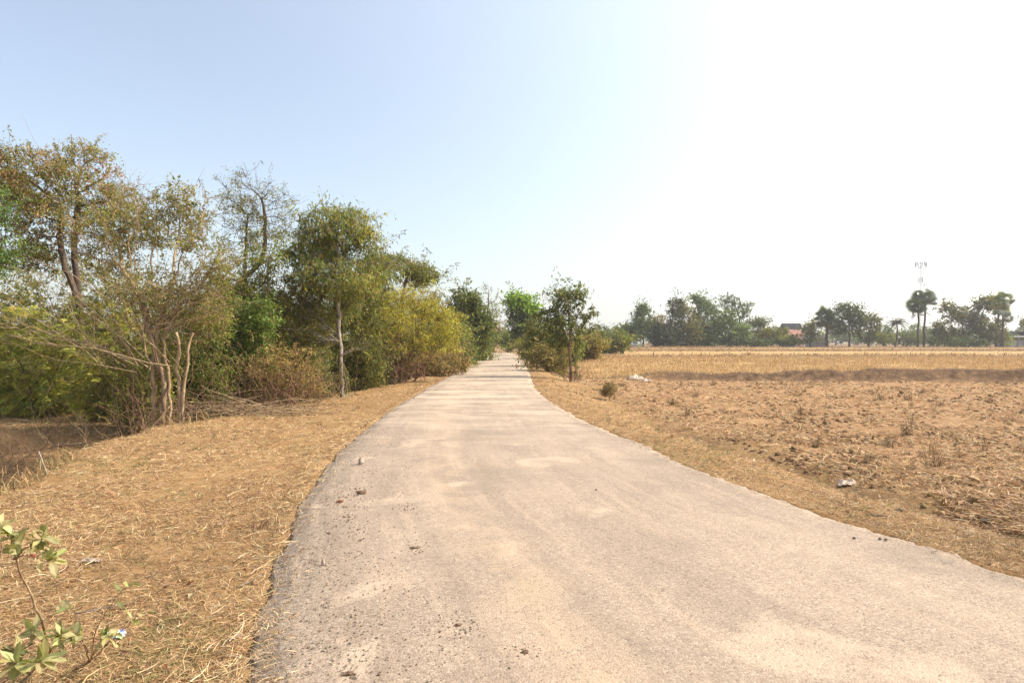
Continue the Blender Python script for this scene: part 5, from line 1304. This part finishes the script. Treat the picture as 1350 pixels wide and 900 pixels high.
def coconut_palm(label, px, D, cpx, cpy, r_px, cols):
    b = np.array(gbase(px, D)); c = np.array(unproj(cpx, cpy, D)); R = r_px / F * D * 1.35
    root = thing('coconut_palm', label, 'palm', tuple(b))
    mb = MB(); P = np.array([b + (c - b) * t + [.5 * math.sin(t * 2.5), 0, 0] for t in np.linspace(0, 1, 10)]) - b; P[0, 2] -= .2
    off = P[-1] - (c - b); P -= off * np.linspace(0, 1, 10)[:, None]
    mb.tube(P, np.linspace(.2, .13, 10), 8); mb.build('trunk', BARK_DARK, root, smooth=True)
    pos = []; dr = []; nr = []; LL = []; tn = []; St = []
    for i in range(22):
        a = i * 2.39996; el = rng.uniform(-.4, 1.35)
        d = np.array([math.cos(a) * math.cos(el), math.sin(a) * math.cos(el), math.sin(el)])
        t = np.linspace(0, 1, 12); Ln = R * rng.uniform(.95, 1.2)
        Q = (c - b) + d[None] * (Ln * t)[:, None] + np.array([0, 0, -1]) * (Ln * .6 * t ** 2)[:, None]
        St.append(Q); side = np.cross(d, [0, 0, 1.]); side /= np.linalg.norm(side); col = palette(cols, 1)[0]
        for k in range(1, 12):
            for sg in (-1, 1):
                for e in (0, .5):
                    pos.append(Q[k] + (Q[k] - Q[k - 1]) * e); dr.append(side * sg + d * .5 + np.array([0, 0, -.5])); nr.append([0, 0, 1.]); LL.append(R * .34 * (1 - .55 * k / 12)); tn.append(col)
    v, f, cc = leaves(np.array(pos), np.array(dr), np.array(nr), np.array(LL), np.array(LL) * .16, np.array(tn), .2)
    link('crown', fast_mesh('crown', v, f, 4, LEAF, cc), root)
    Q = np.array(St); v, f = many_tubes(Q, np.full(Q.shape[:2], .03), 3); link('frond_stalks', fast_mesh('frond_stalks', v, f, 4, BARK_BROWN), root)

def buildings():
    ROOF = plain('dark_roof_sheet', (.035, .036, .044), .95, .2, 1.5, spec=.05); ORANGE = plain('orange_tiles', (.30, .13, .085), .7, .2, 2); CREAM = plain('cream_wall', (.6, .42, .33), .85, .12, 1)
    GREY = plain('grey_wall', (.32, .31, .31), .85, .2, 1); GLASS = plain('dark_glass', (.04, .05, .06), .15, .1, 1, spec=.6); METAL = plain('galvanised', (.26, .27, .29), .45, .15, 3, .4); WOOD = plain('post_wood', (.2, .15, .11), .8, .2, 5)
    WHITE = plain('white_fascia', (.72, .72, .72), .5, .08, 1)
    # house: raised dark hip roof block with lower orange roofed wing
    D = 205; x0, _, _ = unproj(1050, 450, D); gz = Hs(x0, D)
    root = thing('village_house', 'house with dark grey roof and lower orange roofed wing beyond the far trees', 'house', (x0, D, gz))
    u = D / F
    w = 27 * u; top = 1.6 + 24 * u - gz; eave = 1.6 + 10 * u - gz
    mb = MB(); mb.box((0, 4, eave / 2), (w * .86, 6, eave)); wl = mb.build('wall', CREAM, root)
    for k in (-1.4, .2, 1.8):
        fr = MB(); X = k; fr.box((X, .98, eave * .62), (.9, .06, 1.1)); wo = fr.build('window', WHITE, root); pn = MB(); pn.box((X, .93, eave * .62), (.74, .05, .94)); pn.build('pane', GLASS, wo)
    mb = MB(); h = w / 2
    mb.add([(-h, .2, eave), (h, .2, eave), (h, 7.8, eave), (-h, 7.8, eave), (-h * .93, 4, top), (h * .93, 4, top)], [(0, 1, 5, 4), (2, 3, 4, 5), (1, 2, 5), (3, 0, 4), (0, 3, 2, 1)])
    rf = mb.build('roof', ROOF, root); rd = MB(); rd.box((0, 4, top + .06), (w * .95, .3, .14)); rd.build('ridge', WHITE, rf)
    mb = MB(); mb.box((-2.2, -2.0, 1.5), (3.4, 3, 3.0)); mb.box((.2, -1.8, 1.4), (1.6, 3, 2.8)); mb.build('wing_wall', CREAM, root)
    e2 = 1.6 + 9 * u - gz; t2 = 1.6 + 15.5 * u - gz
    mb = MB(); mb.box((-1.3, -2, (3 + e2) / 2), (3.4, 2.8, max(.2, e2 - 3)))
    mb.build('gable_wall', CREAM, root)
    mb = MB(); mb.add([(-4.2, -4, e2 - .1), (1.2, -4, e2 - .1), (1.2, 0, e2 - .1), (-4.2, 0, e2 - .1), (-3.4, -2, t2), (.4, -2, t2)], [(0, 1, 5, 4), (2, 3, 4, 5), (1, 2, 5), (3, 0, 4), (0, 3, 2, 1)]); mb.build('wing_roof', ORANGE, root)
    mb = MB(); mb.box((-2.2, -3.52, 1.2), (.9, .05, 2.0)); mb.build('door', WOOD, root)
    # open shed
    def shed(label, px, D, wpx, toppx, wallmat, roofmat, arch=False, band=False):
        x0, _, _ = unproj(px, 450, D); gz = Hs(x0, D); u = D / F; w = wpx * u; top = 1.6 + toppx * u - gz; ev = top * .72
        root = thing('farm_shed', label, 'shed', (x0, D, gz))
        mb = MB(); mb.box((0, 3, ev * .3), (w * .92, 5, ev * .6)); mb.build('wall', wallmat, root)
        for k in np.linspace(-.46, .46, 5):
            p = MB(); p.box((k * w, .3, ev / 2), (.14, .14, ev)); p.build('post', WOOD, root)
        mb = MB(); n = 12
        for i in range(n):
            a0, a1 = i / n, (i + 1) / n
            f_ = (lambda a: ev + (top - ev) * math.sin(math.pi * a) ** .8) if arch else (lambda a: ev + (top - ev) * (1 - abs(2 * a - 1)))
            z0, z1 = f_(a0), f_(a1); xa, xb = (a0 - .5) * w, (a1 - .5) * w
            mb.add([(xa, 0, z0), (xb, 0, z1), (xb, 6, z1), (xa, 6, z0), (xa, 0, z0 + .1), (xb, 0, z1 + .1), (xb, 6, z1 + .1), (xa, 6, z0 + .1)], [(0, 3, 2, 1), (4, 5, 6, 7), (0, 1, 5, 4), (2, 3, 7, 6)])
        mb.build('roof', roofmat, root)
        if band: q = MB(); q.box((0, -.15, ev - .1), (w, .12, .32)); q.build('fascia', WHITE, root)
    shed('small open grey shed between the small grey green tree and the first fan palm', 1081, 172, 15, 9, GREY, METAL)
    shed('long low shed with dark curved roof and white edge at the right', 1352, 172, 38, 13, GREY, ROOF, True, True)
    # telecom mast
    D = 360; x0, _, _ = unproj(1214, 450, D); gz = -.1; u = D / F; top = 1.6 + 105 * u
    root = thing('telecom_mast', 'slender pale telecom mast with antenna cluster on top behind the twin palms', 'mast', (x0, D, gz))
    mb = MB(); r0, r1 = .85, .42; L3 = [0, 2.094, 4.189]; nseg = 34
    cr = [[np.array([(r0 + (r1 - r0) * i / nseg) * math.cos(a), (r0 + (r1 - r0) * i / nseg) * math.sin(a), top * i / nseg]) for a in L3] for i in range(nseg + 1)]
    for i in range(nseg):
        for k in range(3):
            mb.tube([cr[i][k], cr[i + 1][k]], .07, 4); mb.tube([cr[i][k], cr[i + 1][(k + 1) % 3]], .04, 3); mb.tube([cr[i + 1][k], cr[i + 1][(k + 1) % 3]], .04, 3)
    mb.build('lattice', METAL, root)
    mb = MB()
    for zc in (top - 3.0, top - .6):
        for i in range(6):
            a0 = i * math.pi / 3; mb.tube([(2.2 * math.cos(a0), 2.2 * math.sin(a0), zc), (2.2 * math.cos(a0 + math.pi / 3), 2.2 * math.sin(a0 + math.pi / 3), zc)], .06, 4)
            if i % 2 == 0: mb.tube([(0, 0, zc), (2.2 * math.cos(a0), 2.2 * math.sin(a0), zc)], .05, 4)
    mb.build('platform', METAL, root)
    for i in range(9):
        a = i * math.tau / 9; q = MB(); q.box((2.6 * math.cos(a), 2.6 * math.sin(a), top - 1.6 + .5 * (i % 2)), (.4, .25, 2.4), a); q.build('antenna_panel', GREY, root)
    for z, n_ in ((top - 9.5, 3),):
        for i in range(n_):
            a = i * 2.1; q = MB(); q.box((1.0 * math.cos(a), 1.0 * math.sin(a), z), (.4, .3, 3.0), a); q.build('antenna_panel', GREY, root)
    q = MB(); q.tube([(1.3, -.6, top - 12.3), (1.3, -1.0, top - 12.3)], .6, 12); q.build('dish', WHITE, root)
    mb = MB(); mb.tube([(0, 0, top), (0, 0, top + 2.4)], .05, 4); mb.build('lightning_rod', METAL, root)

def parked_car():
    """small pale car, three quarter rear view, in the tree shade"""
    D = 158; x0, _, _ = unproj(840, 450, D); gz = Hs(x0, D)
    root = thing('parked_car', 'small pale blue grey car parked in shade at the left of the far trees', 'car', (x0, D, gz), rz=math.radians(62))
    PAINT = plain('car_paint', (.42, .47, .52), .3, .05, 1, .3, .5); GL = plain('car_glass', (.02, .025, .03), .1, .05, 1, spec=.6); RUB = plain('rubber', (.02, .02, .02), .8, .1, 5); RED = plain('tail_lamp', (.4, .02, .02), .3, .1, 5); MET = plain('rim_metal', (.5, .5, .5), .4, .1, 5, .5)
    prof = [(-2.05, .3), (-2.1, .75), (-2.0, 1.0), (-1.75, 1.05), (-1.2, 1.48), (-.3, 1.56), (.45, 1.5), (1.05, 1.05), (1.9, .9), (2.1, .7), (2.1, .3)]
    def shell(w0, w1):
        v = []
        for s in (-1, 1):
            for x, z in prof: v.append((x, s * (w0 if z < 1.06 else w1), z))
        n = len(prof); f = [tuple(range(n))[::-1], tuple(range(n, 2 * n))] + [(i, (i + 1) % n, n + (i + 1) % n, n + i) for i in range(n)]
        return v, f
    mb = MB(); mb.add(*shell(.84, .68)); mb.build('body', PAINT, root, bevel=.05)
    def pane(pts):
        q = MB(); q.add(pts, [(0, 1, 2, 3)]); o = q.build('window', GL, root); s = o.modifiers.new('t', 'SOLIDIFY'); s.thickness = .02; s.offset = 0
    pane([(-1.70, -.60, 1.11), (-1.70, .60, 1.11), (-1.25, .55, 1.46), (-1.25, -.55, 1.46)])
    pane([(1.02, -.62, 1.1), (1.02, .62, 1.1), (.5, .56, 1.48), (.5, -.56, 1.48)])
    for s in (-1, 1):
        pane([(-1.45, s * .78, 1.12), (-.25, s * .78, 1.12), (-.3, s * .70, 1.47), (-1.1, s * .70, 1.43)])
        pane([(-.15, s * .78, 1.12), (.85, s * .78, 1.12), (.4, s * .70, 1.44), (-.2, s * .70, 1.47)])
        for x in (-1.3, 1.3):
            q = MB(); q.tube([(x, s * .66, .31), (x, s * .86, .31)], .31, 16); wh = q.build('wheel', RUB, root)
            q = MB(); q.tube([(x, s * .8, .31), (x, s * .875, .31)], .19, 12); q.build('rim', MET, wh)
        q = MB(); q.box((-2.07, s * .66, .82), (.1, .24, .2)); q.build('tail_light', RED, root)
        q = MB(); q.box((2.05, s * .62, .72), (.12, .3, .16)); q.build('headlight', MET, root)
    q = MB(); q.box((-2.12, 0, .45), (.12, 1.6, .2)); q.build('bumper', PAINT, root, bevel=.03)

def palms():
    PC = [(.055, .07, .035), (.075, .09, .04), (.045, .055, .03)]
    fan_palm('shorter fan palm of the twin pair with drooping skirt of dead fronds', 1210, 160, 1211, 404, 13, PC, 40)
    fan_palm('taller fan palm of the twin pair with round crown', 1218, 164, 1220, 393, 13, PC, 40)
    fan_palm('fan palm left of the large dark tree with thick low crown', 1090, 155, 1090, 418, 14, PC, 44, .3)
    fan_palm('fan palm with sunlit yellow green crown near the right end', 1313, 158, 1318, 400, 14, [(.2, .2, .04), (.1, .12, .035), (.07, .08, .03)], 44)
    fan_palm('stubby fan palm hanging dark below the sunlit one', 1322, 150, 1322, 416, 10, PC, 30)
    coconut_palm('coconut palm with feathery drooping fronds left of the twin palms', 1180, 170, 1182, 424, 11, PC + [(.09, .1, .06)])

# ------------------------------------------------------------------ run
build_ground(); build_road()
scatter_verge(); scatter_litter(); scatter_field(); scatter_lumps()
near_trees(); bushes(); far_trees()
g = dead_wood(); small_things(g); field_plants(g); sapling(g)
palms(); buildings(); parked_car()

# haze
def haze_box():
    m, nt = newmat('haze'); v = N(nt, 'ShaderNodeVolumePrincipled', inp={'Color': (.97, .97, .98, 1), 'Density': .00042, 'Anisotropy': .3}); o = N(nt, 'ShaderNodeOutputMaterial')
    nt.links.new(v.outputs[0], o.inputs['Volume'])
    mb = MB(); mb.box((0, 660, 24), (2620, 1500, 60)); o = mb.build('haze', m)
    tag(o, 'pale dry haze over fields and trees', 'haze', kind='stuff')
haze_box()
print('leaves', NLEAF)

# light
AZ, EL = math.radians(84), math.radians(43)
S = Vector((math.sin(AZ) * math.cos(EL), math.cos(AZ) * math.cos(EL), math.sin(EL)))
w = bpy.data.worlds.new('World'); SC.world = w; w.use_nodes = True; nt = w.node_tree; nt.nodes.clear()
sky = nt.nodes.new('ShaderNodeTexSky'); sky.sky_type = 'NISHITA'; sky.sun_disc = False; sky.sun_elevation = EL; sky.sun_rotation = AZ
sky.air_density = 1.0; sky.dust_density = 3.0; sky.ozone_density = 1.0; sky.altitude = 0
bg = nt.nodes.new('ShaderNodeBackground'); bg.inputs['Strength'].default_value = .13; ow = nt.nodes.new('ShaderNodeOutputWorld')
tcw = N(nt, 'ShaderNodeTexCoord').outputs['Generated']
nz = N(nt, 'ShaderNodeSeparateXYZ'); nt.links.new(tcw, nz.inputs[0])
low = math_(nt, 'POWER', math_(nt, 'SUBTRACT', 1.0, math_(nt, 'ABSOLUTE', nz.outputs[2]), True), 6.0)
dt = N(nt, 'ShaderNodeVectorMath', operation='DOT_PRODUCT'); nt.links.new(tcw, dt.inputs[0]); dt.inputs[1].default_value = S
au = math_(nt, 'POWER', math_(nt, 'MAXIMUM', dt.outputs['Value'], 0.0), 1.6)
amt = math_(nt, 'ADD', 1.15, math_(nt, 'ADD', math_(nt, 'MULTIPLY', low, 1.1), math_(nt, 'MULTIPLY', au, 4.3)))
air = N(nt, 'ShaderNodeVectorMath', operation='SCALE'); air.inputs[0].default_value = (1.0, .985, .94); nt.links.new(amt, air.inputs['Scale'])
tot = N(nt, 'ShaderNodeVectorMath', operation='ADD'); sc_ = N(nt, 'ShaderNodeVectorMath', operation='MULTIPLY'); nt.links.new(sky.outputs[0], sc_.inputs[0]); sc_.inputs[1].default_value = (.95, .99, 1.0); nt.links.new(sc_.outputs[0], tot.inputs[0]); nt.links.new(air.outputs[0], tot.inputs[1])
nt.links.new(tot.outputs[0], bg.inputs[0]); nt.links.new(bg.outputs[0], ow.inputs[0])
l = bpy.data.lights.new('sun', 'SUN'); l.energy = 4.6; l.angle = math.radians(.5); l.color = (1, .915, .78)
lo = bpy.data.objects.new('sun', l); COL.objects.link(lo); lo.rotation_euler = (-S).to_track_quat('-Z', 'Y').to_euler(); lo.location = (20, 0, 40)

cam = bpy.data.cameras.new('camera'); cam.lens = 24; cam.sensor_width = 36; cam.clip_start = .05; cam.clip_end = 6000
co = bpy.data.objects.new('camera', cam); COL.objects.link(co); co.location = (0, 0, CAMH); co.rotation_euler = (math.radians(90), 0, 0); SC.camera = co
SC.view_settings.view_transform = 'Standard'; SC.view_settings.look = 'None'; SC.view_settings.exposure = .6; SC.view_settings.gamma = 1
SC.cycles.max_bounces = 6; SC.cycles.volume_bounces = 0; SC.cycles.transparent_max_bounces = 8
